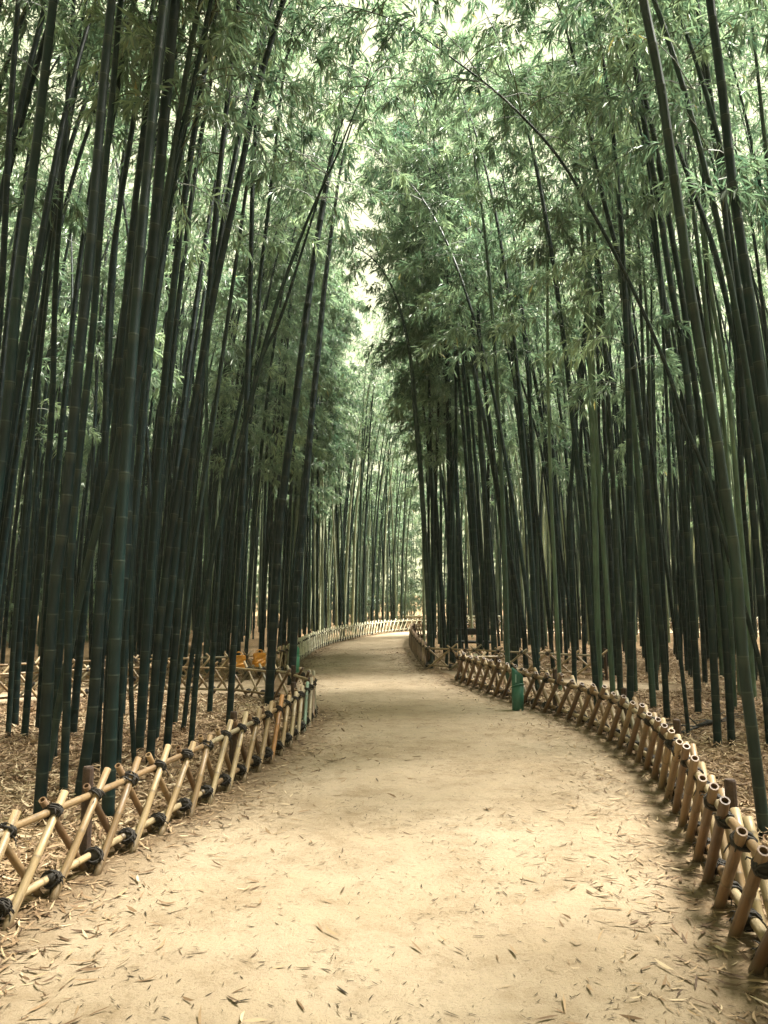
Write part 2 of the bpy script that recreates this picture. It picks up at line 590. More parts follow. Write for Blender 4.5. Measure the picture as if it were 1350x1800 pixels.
# ------------------------------------------------------------------ fences
def pole_mesh(name, mat, r, L, nodes, sides=10, hollow=True):
    """cut bamboo pole along +Z from 0 to L, open rim, node rings"""
    zs, rs, ts = [0.0, 0.05, 0.12], [r * 1.02, r * 1.01, r], [0.95, 0.75, 0.0]
    nodes = [z for z in nodes if z > 0.135]
    for z in nodes:
        zs += [z - 0.008, z - 0.001, z + 0.004, z + 0.012]
        rs += [r * 1.0, r * 1.075, r * 1.06, r * 0.985]
        ts += [0, 0.35, 0.8, 0]
    zs.append(L)
    rs.append(r * 0.97)
    ts.append(0)
    if hollow:
        zs += [L, L - 0.05]
        rs += [r * 0.66, r * 0.62]
        ts += [0, 0.7]
    n = len(zs)
    a = np.arange(sides) * 2 * math.pi / sides
    V = np.array([[rs[k] * math.cos(q), rs[k] * math.sin(q), zs[k]] for k in range(n) for q in a])
    T = np.repeat(ts, sides)
    i = np.arange(n - 1)[:, None] * sides
    j = np.arange(sides)[None]
    Q = np.stack([i + j, i + (j + 1) % sides, i + sides + (j + 1) % sides, i + sides + j], -1).reshape(-1, 4)
    caps = [np.arange(sides)[::-1][None], ((n - 1) * sides + np.arange(sides))[None]]
    me = mesh_np(name, V, [Q] + caps, mat, False, T)
    sm = np.zeros(len(me.polygons), bool)
    sm[:(len(Q) - (2 * sides if hollow else 0))] = True
    me.polygons.foreach_set("use_smooth", sm)
    return me


def lashing_mesh(name, seed, rad, wraps, loose):
    """a tight knot of cord: lumpy core, turns of cord in two directions, frayed ends"""
    rr = random.Random(seed)
    b = Bag()
    nu, nv = 8, 5
    V = [(0, 0, -rad * 0.9)]
    for j in range(1, nv):
        ph = math.pi * j / nv
        for i in range(nu):
            th = 2 * math.pi * i / nu
            k = rr.uniform(0.8, 1.1)
            V.append((rad * 0.80 * k * math.sin(ph) * math.cos(th), rad * 1.25 * k * math.sin(ph) * math.sin(th), -rad * 0.9 * k * math.cos(ph)))
    V.append((0, 0, rad * 0.9))
    tri = [(0, 1 + (i + 1) % nu, 1 + i) for i in range(nu)] + [(len(V) - 1, len(V) - 1 - nu + i, len(V) - 1 - nu + (i + 1) % nu) for i in range(nu)]
    quad = [(1 + j * nu + i, 1 + j * nu + (i + 1) % nu, 1 + (j + 1) * nu + (i + 1) % nu, 1 + (j + 1) * nu + i) for j in range(nv - 2) for i in range(nu)]
    b.add(V, [np.array(tri), np.array(quad)])
    for k in range(wraps):
        n = 9
        ax = unit(np.array([1.0, rr.uniform(-.25, .25), rr.uniform(-.9, .9)]))
        off = rr.uniform(-0.55, 0.55) * rad
        u = unit(np.cross(ax, np.array([0, 1.0, 0.05])))
        w = np.cross(ax, u)
        pts = [ax * off + u * math.cos(2 * math.pi * q / n) * rad * rr.uniform(.9, 1.05) + w * math.sin(2 * math.pi * q / n) * rad * 1.28 * rr.uniform(.92, 1.06) for q in range(n + 1)]
        b.tube(pts, [rr.uniform(0.0045, 0.0075)] * (n + 1), 3, tuple(ax), cap=False)
    for k in range(loose):
        a = rr.uniform(0, 6.28)
        p = np.array([rr.uniform(-.02, .02), math.cos(a) * rad, math.sin(a) * rad * 0.7])
        d = np.array([rr.uniform(-.9, .9), math.cos(a) * 0.6, rr.uniform(-0.7, 0.4)])
        pts = [p * 0.7, p + d * 0.02, p + d * 0.04 + np.array([0, 0, -.006]), p + d * 0.055 + np.array([rr.uniform(-.015, .015), 0, -.02])]
        b.tube(pts, [0.005, 0.0045, 0.004, 0.003], 3, (1, 0.1, 0.3))
    return b.mesh(name, MAT_CORD, True)


LASH_TOP = [lashing_mesh("lashing_top", s, 0.039, 9, 4) for s in range(4)]
LASH_LOW = [lashing_mesh("lashing_low", 20 + s, 0.044, 9, 9) for s in range(4)]
LASH_FAR = [lashing_mesh("lashing_far", 40, 0.036, 1, 0)]


def stake_mesh():
    b = Bag()
    b.tube([(0, 0, -0.05), (0, 0, 0.2), (0, 0, 0.535), (0, 0, 0.545)], [0.030, 0.031, 0.030, 0.026], 10)
    return b.mesh("stake", MAT_STAKE, False)


STAKE = stake_mesh()


def aim(o, p, q, L, twist):
    """place a +Z pole of length L so that it runs from p to q"""
    from mathutils import Vector
    v = Vector(q) - Vector(p)
    o.location = p
    o.rotation_mode = 'QUATERNION'
    qu = v.to_track_quat('Z', 'Y')
    from mathutils import Quaternion
    o.rotation_quaternion = qu @ Quaternion((0, 0, 1), twist)
    o.scale = (1, 1, v.length / L)


def fence(line, label, side, spacing, h, r, mat_front, mat_back, mat_rail, near=True, stake_every=6, special=None, stake_phase=2):
    """line: polyline; side = +1 when the path lies to the right of the running direction"""
    root = link("bamboo_fence", None, loc=(line[0][0], line[0][1], 0))
    tag(root, label, "fence", "low lashed bamboo fences along the paths")
    S = resample(line, spacing)
    n = len(S)
    org = np.array([line[0][0], line[0][1], 0.0])
    T = unit(np.gradient(S, axis=0))
    N = np.stack([T[:, 1], -T[:, 0]], -1) * side
    L = 0.60
    sides = 10 if near else 6
    front = [pole_mesh("slant_pole", mat_front, r, L, nd_, sides, near) for nd_ in ((0.14, 0.43), (0.22, 0.50), (0.08, 0.33), (0.30,))]
    back = [pole_mesh("back_pole", mat_back, r * 0.92, L, nd_, sides, near) for nd_ in ((0.18, 0.45), (0.10, 0.38), (0.27, 0.53))]
    rail_me = {}

    def P(i, f, off, z):
        i = min(max(i, 0), n - 1)
        p = S[i] + N[i] * off + T[i] * f
        return np.array([p[0], p[1], z])

    for i in range(n - 1):
        jit = lambda a: R.uniform(-a, a)
        top = h + R.uniform(0.015, 0.075)
        # front pole leans forward along the line
        a = P(i, -0.03 + jit(0.025), r * 1.7 + 0.02, -0.02)
        c = P(i + 1, jit(0.02), r * 1.3, h - 0.045)
        d = c + (c - a) * ((top - (h - 0.045)) / (h - 0.025))
        o = link("slant_pole", R.choice(front), root)
        aim(o, a - org, d - org, L, R.uniform(0, 6.28))
        if special and i in special:
            o.data = o.data.copy()
            o.data.materials.clear()
            o.data.materials.append(special[i][0])
            o["label"] = special[i][1]
        # back pole leans the other way
        top = h + R.uniform(0.0, 0.06)
        a = P(i + 1, 0.03 + jit(0.02), -r * 1.7 - 0.01, -0.02)
        c = P(i, jit(0.02), -r * 1.3, h - 0.045)
        d = c + (c - a) * ((top - (h - 0.045)) / (h - 0.025))
        o = link("back_pole", R.choice(back), root)
        aim(o, a - org, d - org, L, R.uniform(0, 6.28))
    # rails in lengths of about three bays
    for z, rr_, dz in ((h - 0.045, r * 0.92, 0.0), (0.085, r * 0.95, 0.0)):
        i = 0
        while i < n - 1:
            j = min(n - 1, i + 3)
            p = P(i, -0.06, 0, z + R.uniform(-.006, .006))
            q = P(j, 0.05, 0, z + R.uniform(-.006, .006))
            key = (round(rr_, 4), R.randrange(3))
            if key not in rail_me:
                rail_me[key] = pole_mesh("rail", mat_rail, rr_, 1.1, [(0.1, 0.37, 0.65, 0.93), (0.2, 0.52, 0.8), (0.05, 0.33, 0.6, 0.86)][key[1]], sides, near)
            o = link("rail", rail_me[key], root)
            aim(o, p - org, q - org, 1.1, R.uniform(0, 6.28))
            i = j
    # cord lashings at every crossing
    for i in range(n):
        az = math.atan2(T[i][1], T[i][0])
        for z, lib in ((h - 0.045, LASH_TOP), (0.085, LASH_LOW)):
            o = link("lashing", R.choice(lib if near else LASH_FAR), root, P(i, R.uniform(-.01, .01), 0.012, z) - org,
                     (R.uniform(-.2, .2), R.uniform(-.2, .2), az))
            k = min(1.0, r / 0.022) * R.uniform(0.88, 1.1)
            o.scale = (k, k, k)
    for i in range(stake_phase, n, stake_every):
        o = link("stake", STAKE, root, P(i, 0.05, -0.075, 0) - org, (R.uniform(-.05, .05), R.uniform(-.05, .05), R.uniform(0, 6)),
                 (1, 1, (h + 0.09) / 0.545))
    return root


fence(L_NEAR, "straw-coloured lashed bamboo fence edging the leafy corner plot, one pole orange", 1, 0.35, 0.47, 0.0215, MAT_POLE, MAT_POLE_BROWN, MAT_POLE,
      special={16: (MAT_POLE_ORANGE, "orange bamboo pole"), 20: (MAT_POLE_GREEN, "greenish bamboo pole")})
fence(L_SIDE, "lattice bamboo fence on the plot's edge along the branch path, facing the orange bags", -1, 0.32, 0.46, 0.019, MAT_POLE, MAT_POLE, MAT_POLE, stake_phase=3)
fence(L_BACK, "bamboo fence across the branch path with two orange bags hanging on it", 1, 0.33, 0.46, 0.020, MAT_POLE, MAT_POLE, MAT_POLE)
fence(L_FAR, "long weathered pale bamboo fence sweeping round the outer side of the bend", 1, 0.34, 0.47, 0.021, MAT_POLE_SILVER, MAT_POLE_SILVER, MAT_POLE_SILVER, near=False, stake_every=7)
fence(R_NEAR[::-1], "stout brown bamboo fence with open-ended poles curving past the near green bin", 1, 0.33, 0.47, 0.0265, MAT_POLE_BROWN, MAT_POLE, MAT_POLE)
fence(R_BRANCH, "short crossed-pole bamboo fence across the narrow side opening", 1, 0.50, 0.47, 0.020, MAT_POLE, MAT_POLE, MAT_POLE, stake_every=5)
fence(R_FAR, "dark brown bamboo fence on the inner side of the bend", -1, 0.31, 0.47, 0.022, MAT_POLE_BROWN, MAT_POLE_BROWN, MAT_POLE, near=False)

# ------------------------------------------------------------------ bins, bags, bench, rail
def bin_tube(loc, mat, rz, label):
    root = link("litter_bin", None, loc=loc, rot=(0.02, 0.03, rz))
    tag(root, label, "bin", "green tube bins by the fences")
    r, n = 0.078, 20
    b = Bag()
    prof = [(r, -0.02), (r * 1.01, 0.15), (r * 1.04, 0.335), (r * 0.97, 0.335), (r * 0.93, 0.05)]
    a = np.arange(n) * 2 * math.pi / n
    V = np.array([[p[0] * math.cos(q), p[0] * math.sin(q), p[1] + (0.035 * math.cos(q) if p[1] > 0.3 else 0)] for p in prof for q in a])
    i = np.arange(len(prof) - 1)[:, None] * n
    j = np.arange(n)[None]
    Q = np.stack([i + j, i + (j + 1) % n, i + n + (j + 1) % n, i + n + j], -1).reshape(-1, 4)
    b.add(V, [Q, np.arange(n)[::-1][None], ((len(prof) - 1) * n + np.arange(n))[None]])
    tube_o = link("tube", b.mesh("bin_tube", mat, True), root)
    b = Bag()
    pts = [(r * 1.06 * math.cos(q), r * 1.06 * math.sin(q), 0.325 + 0.035 * math.cos(q)) for q in np.linspace(0, 2 * math.pi, n + 1)]
    b.tube(pts, [0.009] * (n + 1), 6, (0, 0, 1), cap=False)
    link("rim_band", b.mesh("rim_band", mat, True), tube_o)
    b = Bag()
    m_ = 14
    qs = np.linspace(math.radians(65), math.radians(295), m_)
    V = []
    for k, rr_ in enumerate((r * 1.0, r * 0.94)):
        for lvl in (0, 1):
            for q in qs:
                top = 0.51 - 0.062 * math.cos(q - 0.75)
                V.append((rr_ * math.cos(q), rr_ * math.sin(q), 0.30 if lvl == 0 else top))
    V = np.array(V)
    F = []
    for q in range(m_ - 1):
        F += [(q, q + 1, m_ + q + 1, m_ + q), (2 * m_ + q, 3 * m_ + q, 3 * m_ + q + 1, 2 * m_ + q + 1), (m_ + q, m_ + q + 1, 3 * m_ + q + 1, 3 * m_ + q)]
    F += [(0, m_, 3 * m_, 2 * m_), (m_ - 1, 3 * m_ - 1, 4 * m_ - 1, 2 * m_ - 1)]
    b.add(V, [np.array(F)])
    shell_o = link("scoop_shell", b.mesh("scoop_shell", mat, True), root)
    b = Bag()
    V = []
    for z in (0.36, 0.47):
        for q in np.linspace(math.radians(150), math.radians(210), 6):
            V.append((r * 0.925 * math.cos(q), r * 0.925 * math.sin(q), z))
    b.add(V, [np.array([(q, q + 6, q + 7, q + 1) for q in range(5)])])
    link("sticker", b.mesh("sticker", MAT_STICKER), shell_o)
    return root


bin_tube((1.80, 10.25, 0), MAT_BIN, math.radians(-58), "green slant-mouthed tube bin standing against the brown bamboo fence")
bin_tube((-1.76, 15.1, 0), MAT_BIN_PALE, math.radians(-75), "pale mint tube bin where the branch path leaves the main path")


def bag(loc, rz, s, label):
    root = link("carrier_bag", None, loc=loc, rot=(0, 0, rz))
    tag(root, label, "bag", "orange bags on the fence")
    rr = random.Random(int(loc[0] * 100))
    nu, nv = 12, 8
    V = []
    for j in range(nv):
        t = j / (nv - 1)
        for i in range(nu):
            a = 2 * math.pi * i / nu
            ce, se = math.cos(a), math.sin(a)
            sq = (abs(ce) ** 4 + abs(se) ** 4) ** -0.25
            w = s[0] / 2 * (1.0 - 0.10 * t) * (0.9 if j == 0 else 1)
            d = s[1] / 2 * (1.0 - 0.45 * t) * (0.85 if j == 0 else 1)
            V.append((ce * sq * w + rr.uniform(-.012, .012), se * sq * d + rr.uniform(-.012, .012), -s[2] + s[2] * t + rr.uniform(-.006, .006)))
    V = np.array(V)
    i = np.arange(nv - 1)[:, None] * nu
    j = np.arange(nu)[None]
    Q = np.stack([i + j, i + (j + 1) % nu, i + nu + (j + 1) % nu, i + nu + j], -1).reshape(-1, 4)
    b = Bag()
    b.add(V, [Q, np.arange(nu)[::-1][None], ((nv - 1) * nu + np.arange(nu))[None]])
    sack_o = link("sack", b.mesh("sack", MAT_BAG, False), root)
    for sy in (-1, 1):
        b = Bag()
        pts = [(s[0] * 0.26 * math.cos(a), sy * s[1] * 0.2, -0.01 + 0.075 * math.sin(a)) for a in np.linspace(0, math.pi, 8)]
        b.tube(pts, [0.007] * 8, 4, (0, 1, 0))
        link("handle", b.mesh("bag_handle", MAT_BAG, True), sack_o)


bag((-2.62, 13.62, 0.455), 0.25, (0.27, 0.11, 0.22), "square orange bag hanging on the fence by the branch path")
bag((-2.30, 13.95, 0.475), 0.75, (0.26, 0.12, 0.24), "folded orange bag hanging nearer the mint bin")

root = link("bench", None, loc=(2.05, 18.2, 0), rot=(0, 0, -0.15))
tag(root, "low dark timber bench half hidden by culms behind the crossed fence", "bench")
for x in (-0.42, 0.42):
    b = Bag(); b.box((x, 0, 0.31), (0.09, 0.09, 0.62), bev=0.01); link("post", b.mesh("bench_post", MAT_DARKWOOD), root)
b = Bag(); b.box((0, 0.0, 0.66), (1.1, 0.07, 0.15), bev=0.012); link("backrest", b.mesh("bench_back", MAT_DARKWOOD), root)
b = Bag(); b.box((0, 0.24, 0.40), (1.1, 0.40, 0.05), bev=0.01); link("seat", b.mesh("bench_seat", MAT_DARKWOOD), root)
for x in (-0.42, 0.42):
    b = Bag(); b.box((x, 0.38, 0.19), (0.08, 0.08, 0.38), bev=0.01); link("leg", b.mesh("bench_leg", MAT_DARKWOOD), root)
b = Bag(); b.box((0.22, -0.012, 0.47), (0.10, 0.01, 0.20)); link("plate", b.mesh("bench_plate", plain("dull_plate", (0.12, 0.16, 0.15))), root)

root = link("notice_board", None, loc=(2.62, 15.6, 0), rot=(0, 0, -0.1))
tag(root, "dark upright notice box among the culms beyond the near green bin", "notice board")
b = Bag(); b.box((0, 0, 0.30), (0.10, 0.08, 0.60), bev=0.01); link("post", b.mesh("notice_post", MAT_DARKWOOD), root)
b = Bag(); b.box((0, 0, 0.55), (0.22, 0.14, 0.34), bev=0.015); box_o = link("box", b.mesh("notice_box", MAT_DARKWOOD), root)
b = Bag(); b.box((0, -0.08, 0.60), (0.13, 0.012, 0.07)); link("plate", b.mesh("notice_plate", plain("grey_plate", (0.09, 0.13, 0.11))), box_o)

root = link("small_sign", None, loc=(1.86, 15.28, 0.30), rot=(0, 0, -0.4))
tag(root, "tiny white and orange plate hung on the crossed-pole fence", "sign")
b = Bag(); b.box((0, -0.03, 0), (0.085, 0.012, 0.13), bev=0.003); plate_o = link("plate", b.mesh("sign_plate", MAT_WHITE), root)
b = Bag(); b.box((0, -0.038, -0.012), (0.06, 0.006, 0.05)); link("notice", b.mesh("sign_notice", MAT_NOTICE), plate_o)
b = Bag(); b.tube([(0, -0.02, 0.05), (0, 0.0, 0.12), (0, 0.02, 0.14)], [0.004] * 3, 4, (1, 0, 0)); link("hook", b.mesh("sign_hook", MAT_CORD), root)

root = link("timber_railing", None, loc=(1.0, 37.0, 0))
tag(root, "low pale rail on brown posts beyond the bend, in front of sunlit culms", "railing")
for k in range(9):
    b = Bag(); b.box((k * 0.72, 0, 0.26), (0.17, 0.14, 0.56), bev=0.012)
    link("post", b.mesh("rail_post", MAT_BROWNWOOD), root)
b = Bag(); b.tube([(-0.3, -0.10, 0.47), (2.9, -0.10, 0.475), (6.1, -0.10, 0.47)], [0.045] * 3, 8, (0, 0, 1)); link("rail", b.mesh("long_rail", MAT_RAIL, True), root)

# a dead branch lying in the litter
b = Bag()
bx_, by_ = 3.75, 8.9
rb = random.Random(8)
for k in range(9):
    a = rb.uniform(-0.6, 0.6) + (math.pi if k % 3 == 0 else 0)
    ln_ = rb.uniform(0.2, 0.6)
    s0 = rb.uniform(-0.35, 0.35)
    p0 = np.array([s0, s0 * 0.2, 0.03 + rb.uniform(0, .03)])
    p1 = p0 + np.array([math.cos(a) * ln_, math.sin(a) * ln_, rb.uniform(0.02, 0.16)])
    b.tube([p0, (p0 + p1) / 2 + np.array([0, 0, 0.02]), p1], [0.010, 0.007, 0.003], 5, (0.1, 0.2, 1))
b.tube([(-0.55, -0.12, 0.02), (0.0, 0.0, 0.05), (0.6, 0.13, 0.03)], [0.014, 0.012, 0.007], 6, (0, 0.1, 1))
o = link("fallen_branch", b.mesh("fallen_branch", MAT_DARKWOOD, True), loc=(bx_, by_, 0), rot=(0, 0, 0.5))
tag(o, "dark dead branch lying on the litter behind the stout brown fence", "branch")

# ------------------------------------------------------------------ bamboo
HEROES = [
    (6.38, 0.075, 0.0, 13.5, 1, 6.3, 'thickest dark bamboo, rising just behind the pale near fence beside the leaf-strewn plot',
     [(-2.29, 0.0), (-2.28, 1.05), (-2.22, 1.86), (-2.22, 2.66), (-2.17, 3.47), (-2.08, 4.3), (-2.01, 5.65), (-1.93, 7.06)]),
    (5.96, 0.055, 0.0, 13, 1, 6.5, 'thick dark bamboo with pale node rings, between the thickest one and the forked pair',
     [(-2.35, 0.0), (-2.28, 0.65), (-2.26, 1.47), (-2.22, 2.21), (-2.16, 2.66), (-2.09, 4.12), (-2.0, 5.43), (-1.91, 6.7)]),
    (5.41, 0.052, 0.15, 13, 1, 6.6, 'tall grey-green bamboo rooted right behind the first lashed crossing of the pale fence',
     [(-2.41, 0.0), (-2.4, 0.41), (-2.38, 1.57), (-2.33, 2.12), (-2.3, 2.74), (-2.27, 3.47), (-2.24, 3.88), (-2.19, 5.42), (-2.15, 6.22)]),
    (6.7, 0.043, 0.3, 12, 1, 6.2, 'slanting grey-brown bamboo that crosses behind its upright neighbours like a fork',
     [(-2.94, 0.0), (-2.83, 0.73), (-2.68, 1.67), (-2.49, 2.53), (-2.35, 3.29), (-2.22, 4.05), (-2.08, 4.99), (-1.95, 5.97)]),
    (6.09, 0.04, 0.0, 12, 1, 6.6, 'slim blackish bamboo standing between the forked pair and a thick one',
     [(-2.53, 0.0), (-2.53, 0.82), (-2.54, 1.76), (-2.5, 2.7), (-2.43, 3.67), (-2.39, 4.68), (-2.32, 5.99)]),
    (5.51, 0.055, 0.1, 13, 1, 6.8, 'thick olive bamboo with wide-spaced rings leaning in over the plot edge',
     [(-3.04, 0.0), (-2.96, 1.74), (-2.9, 2.94), (-2.89, 3.92), (-2.83, 5.09), (-2.78, 6.31)]),
    (7.38, 0.048, 0.0, 12, 1, 6.3, 'dark slender bamboo rising close against a thick olive one',
     [(-3.97, 0.0), (-3.95, 1.8), (-3.92, 3.53), (-3.89, 4.73), (-3.89, 6.29), (-3.86, 7.92)]),
    (6.66, 0.038, 0.1, 12, 1, 6.2, 'slender bamboo hugging the thickest culm and bending away over it',
     [(-2.31, 0.0), (-2.29, 1.03), (-2.22, 2.81), (-2.14, 4.42), (-1.97, 5.65), (-1.85, 6.23), (-1.67, 7.3)]),
    (7.09, 0.051, 0.0, 13, 1, 6.6, 'long leaning black bamboo sweeping up from the square-topped stake',
     [(-2.16, 0.0), (-2.14, 0.91), (-2.07, 1.89), (-1.94, 2.91), (-1.79, 3.96), (-1.7, 4.6), (-1.49, 5.8), (-1.31, 6.85), (-1.11, 7.67)]),
    (7.02, 0.029, 0.15, 11, 1, 5.4, 'thin bamboo standing straight behind the square-topped fence stake',
     [(-2.28, 0.0), (-2.33, 0.74), (-2.34, 1.79), (-2.31, 2.87), (-2.23, 4.0), (-2.11, 5.04), (-1.94, 6.06)]),
    (7.87, 0.048, 0.1, 12.5, 1, 6.2, 'middling dark bamboo rooted deeper in the plot behind the thickest one',
     [(-2.97, 0.0), (-3.0, 1.23), (-2.99, 2.42), (-3.02, 4.94), (-2.88, 6.54), (-2.67, 8.34)]),
    (10.71, 0.082, 0.0, 12, 1, 8.6, 'blackest bamboo, leaning alone from the corner plot across the bright gap over the path',
     [(-1.62, 0.0), (-1.59, 0.79), (-1.52, 2.32), (-1.41, 3.57), (-1.3, 4.42), (-1.11, 6.16), (-0.95, 7.33), (-0.74, 8.61), (-0.55, 9.55), (-0.35, 10.41)]),
    (13.02, 0.089, 0.05, 11, 1, 7.3, 'dark green bamboo standing in the fence corner beside the far green bin',
     [(-1.59, 0.0), (-1.53, 1.4), (-1.42, 2.99), (-1.32, 4.42), (-1.18, 6.09), (-1.07, 7.37), (-0.89, 8.9)]),
    (9.07, 0.052, 0.15, 11, 1, 7.2, 'dark straight bamboo standing squarely before the orange bags',
     [(-1.84, 0.0), (-1.8, 1.04), (-1.74, 2.55), (-1.71, 3.98), (-1.69, 5.46), (-1.69, 6.6), (-1.67, 7.45)]),
    (7.81, 0.039, 0.2, 7.6, 1, 5.9, 'long slanting bamboo leaning out toward the path gap from the middle of the plot',
     [(-1.97, 0.0), (-1.9, 1.11), (-1.74, 2.23), (-1.49, 3.27), (-1.2, 4.53), (-0.85, 5.57), (-0.54, 6.3), (-0.4, 6.67)]),
    (8.84, 0.037, 0.1, 8.2, 1, 6.4, 'slender slanting bamboo that runs alongside another slanting culm toward the gap',
     [(-2.32, 0.0), (-2.2, 1.19), (-1.87, 2.8), (-1.53, 4.34), (-1.29, 4.92), (-0.99, 5.95), (-0.61, 7.3)]),
    (10.1, 0.046, 0.6, 11, 1, 7.0, 'green bamboo in the corner plot, right in front of the orange bags fence',
     [(-2.31, 0.0), (-2.25, 1.28), (-2.14, 3.06), (-1.92, 4.26), (-1.75, 5.07), (-1.69, 5.9), (-1.58, 6.91), (-1.46, 8.12)]),
    (8.43, 0.048, 0.1, 12, 1, 5.8, 'dark bamboo in the row of four close culms beside the branch path',
     [(-3.96, 0.0), (-3.92, 1.08), (-3.85, 2.48), (-3.81, 3.81), (-3.83, 5.18), (-3.79, 6.96), (-3.75, 8.83)]),
    (8.49, 0.036, 0.25, 11.5, 1, 5.6, 'greyish bamboo in the row of four close culms beside the branch path',
     [(-4.17, 0.0), (-4.17, 1.07), (-4.13, 2.49), (-4.06, 4.17), (-3.97, 5.91), (-3.81, 8.12)]),
    (7.33, 0.048, 0.0, 12, 1, 6.2, 'black upright bamboo close beside the long leaning one',
     [(-2.08, 0.0), (-2.04, 0.97), (-1.97, 2.36), (-1.89, 3.51), (-1.82, 4.71), (-1.76, 5.94), (-1.67, 7.22)]),
    (9.23, 0.042, 0.3, 11, 1, 6.0, 'grey-green leaning bamboo midway to the branch path',
     [(-2.53, 0.0), (-2.47, 1.03), (-2.34, 2.43), (-2.2, 3.58), (-2.04, 5.07), (-1.89, 6.45)]),
    (5.1, 0.049, 0.35, 13, -1, 6.6, 'big grey-green bamboo rising from the near end of the brown fence and arching over',
     [(2.5, 0.0), (2.45, 0.64), (2.41, 1.13), (2.39, 1.79), (2.34, 2.24), (2.28, 2.78), (2.22, 3.19), (2.15, 3.75), (2.12, 4.11), (2.06, 4.67), (2.0, 5.25), (1.89, 5.95)]),
    (7.99, 0.052, 0.05, 13, -1, 7.0, 'dark bamboo, first of the touching pair with one shared foot',
     [(3.48, 0.0), (3.48, 1.42), (3.44, 2.23), (3.38, 3.26), (3.34, 4.12), (3.23, 4.99), (3.14, 5.91), (3.01, 6.98), (2.86, 8.45)]),
    (8.11, 0.05, 0.0, 12, -1, 6.8, 'black bamboo, second of the touching pair with one shared foot',
     [(3.68, 0.0), (3.68, 0.91), (3.65, 1.83), (3.58, 2.76), (3.52, 3.59), (3.45, 4.38), (3.37, 5.24), (3.25, 6.2)]),
    (7.93, 0.033, 0.0, 9.6, -1, 6.6, 'thin black bamboo bowed low right across the sky of the path',
     [(3.98, 0.0), (3.94, 0.69), (3.82, 1.27), (3.64, 1.92), (3.42, 2.84), (3.24, 3.3), (3.06, 3.93), (2.87, 4.44), (2.65, 4.96), (2.29, 5.7), (1.9, 6.37), (1.51, 6.83), (1.18, 7.15), (0.78, 7.47)]),
    (9.6, 0.051, 0.15, 11, -1, 7.6, 'dark bamboo curving up from behind the fence with dense dark leaf tufts at its head',
     [(3.56, 0.0), (3.54, 0.8), (3.47, 1.88), (3.43, 2.61), (3.36, 3.66), (3.28, 4.51), (3.21, 5.52), (3.14, 6.0), (2.97, 6.73), (2.81, 7.63), (2.71, 8.38), (2.57, 8.98)]),
    (10.2, 0.058, 0.0, 12, -1, 7.4, 'black leaning bamboo crossing behind the big grey-green one',
     [(5.44, 0.0), (5.41, 1.9), (5.29, 3.47), (5.08, 4.61), (4.86, 6.31), (4.53, 7.56), (4.24, 8.57), (3.98, 9.5)]),
    (8.56, 0.062, 0.0, 12.5, -1, 7.0, 'black bamboo leaning in above the near end of the brown fence',
     [(4.52, 0.0), (4.5, 1.84), (4.42, 3.43), (4.24, 5.24), (4.15, 6.22), (4.05, 7.17), (3.95, 8.14), (3.81, 8.94)]),
    (6.31, 0.063, 0.05, 13, -1, 7.0, 'thickest dark bamboo of the brown-fenced plot, rooted beyond its near end',
     [(3.37, 0.0), (3.38, 1.29), (3.33, 2.84), (3.23, 4.27), (3.15, 5.27), (3.11, 6.12), (3.05, 7.0)]),
    (8.49, 0.029, 0.2, 10, -1, 6.8, 'thin straight bamboo standing alone on bright litter behind the brown fence',
     [(3.38, 0.0), (3.35, 0.57), (3.31, 1.33), (3.31, 2.49), (3.32, 3.82), (3.32, 4.79)]),
    (11.53, 0.062, 0.8, 10.5, -1, 6.6, 'pale green bamboo, one of a light pair behind the brown fence',
     [(3.27, 0.0), (3.28, 1.07), (3.3, 2.83), (3.32, 4.64), (3.31, 6.51), (3.27, 7.57)]),
    (11.72, 0.054, 0.7, 10.5, -1, 6.6, 'pale sage bamboo leaning against its light twin behind the brown fence',
     [(3.53, 0.0), (3.49, 1.51), (3.43, 3.3), (3.4, 4.88), (3.4, 6.4), (3.39, 7.58)]),
    (12.26, 0.042, 0.9, 10.5, -1, 7.5, 'thin pale straw-green bamboo standing out upright among dark neighbours',
     [(2.84, 0.0), (2.82, 1.04), (2.8, 1.97), (2.77, 3.38), (2.77, 5.43), (2.8, 6.83)]),
    (16.1, 0.08, 0.25, 10, -1, 7.2, 'lone edge bamboo rooted by the crossed fence end where the path bends',
     [(0.99, 0.0), (0.97, 0.89), (0.9, 2.34), (0.81, 3.96), (0.7, 5.35), (0.65, 5.99)]),
    (15.4, 0.076, 0.35, 11, -1, 8.4, 'leaning bamboo behind the near green bin bending over the path',
     [(2.67, 0.0), (2.62, 0.91), (2.42, 3.25), (2.21, 4.7), (1.99, 5.92), (1.7, 7.42), (1.51, 8.56)]),
    (15.4, 0.071, 0.2, 11, -1, 8.4, 'second leaning bamboo behind the near green bin',
     [(2.89, 0.0), (2.83, 1.03), (2.53, 2.66), (2.34, 3.85), (2.22, 5.06), (2.07, 6.42), (1.99, 7.67)]),
    (12.05, 0.055, 0.55, 11, -1, 7.6, 'upright sage bamboo with close rings behind the brown fence',
     [(3.98, 0.0), (3.98, 1.23), (4.03, 2.88), (4.06, 4.78), (4.12, 6.94)]),
    (11.53, 0.057, 0.9, 11, -1, 7.4, 'pale bright bamboo seen in the gap beside the black leaning culms',
     [(5.6, 0.0), (5.58, 1.25), (5.53, 2.83), (5.47, 4.64), (5.27, 6.51), (5.22, 8.16), (5.22, 9.45)]),
    (11.78, 0.045, 0.8, 11, -1, 7.2, 'slim pale bamboo beside a bright one in the gap by the black leaning culms',
     [(5.51, 0.0), (5.53, 1.24), (5.52, 2.85), (5.46, 4.71), (5.33, 6.43), (5.27, 7.8)]),
    (12.41, 0.047, 0.3, 11, -1, 6.8, 'slim greyish bamboo rooted among upright ones behind the brown fence',
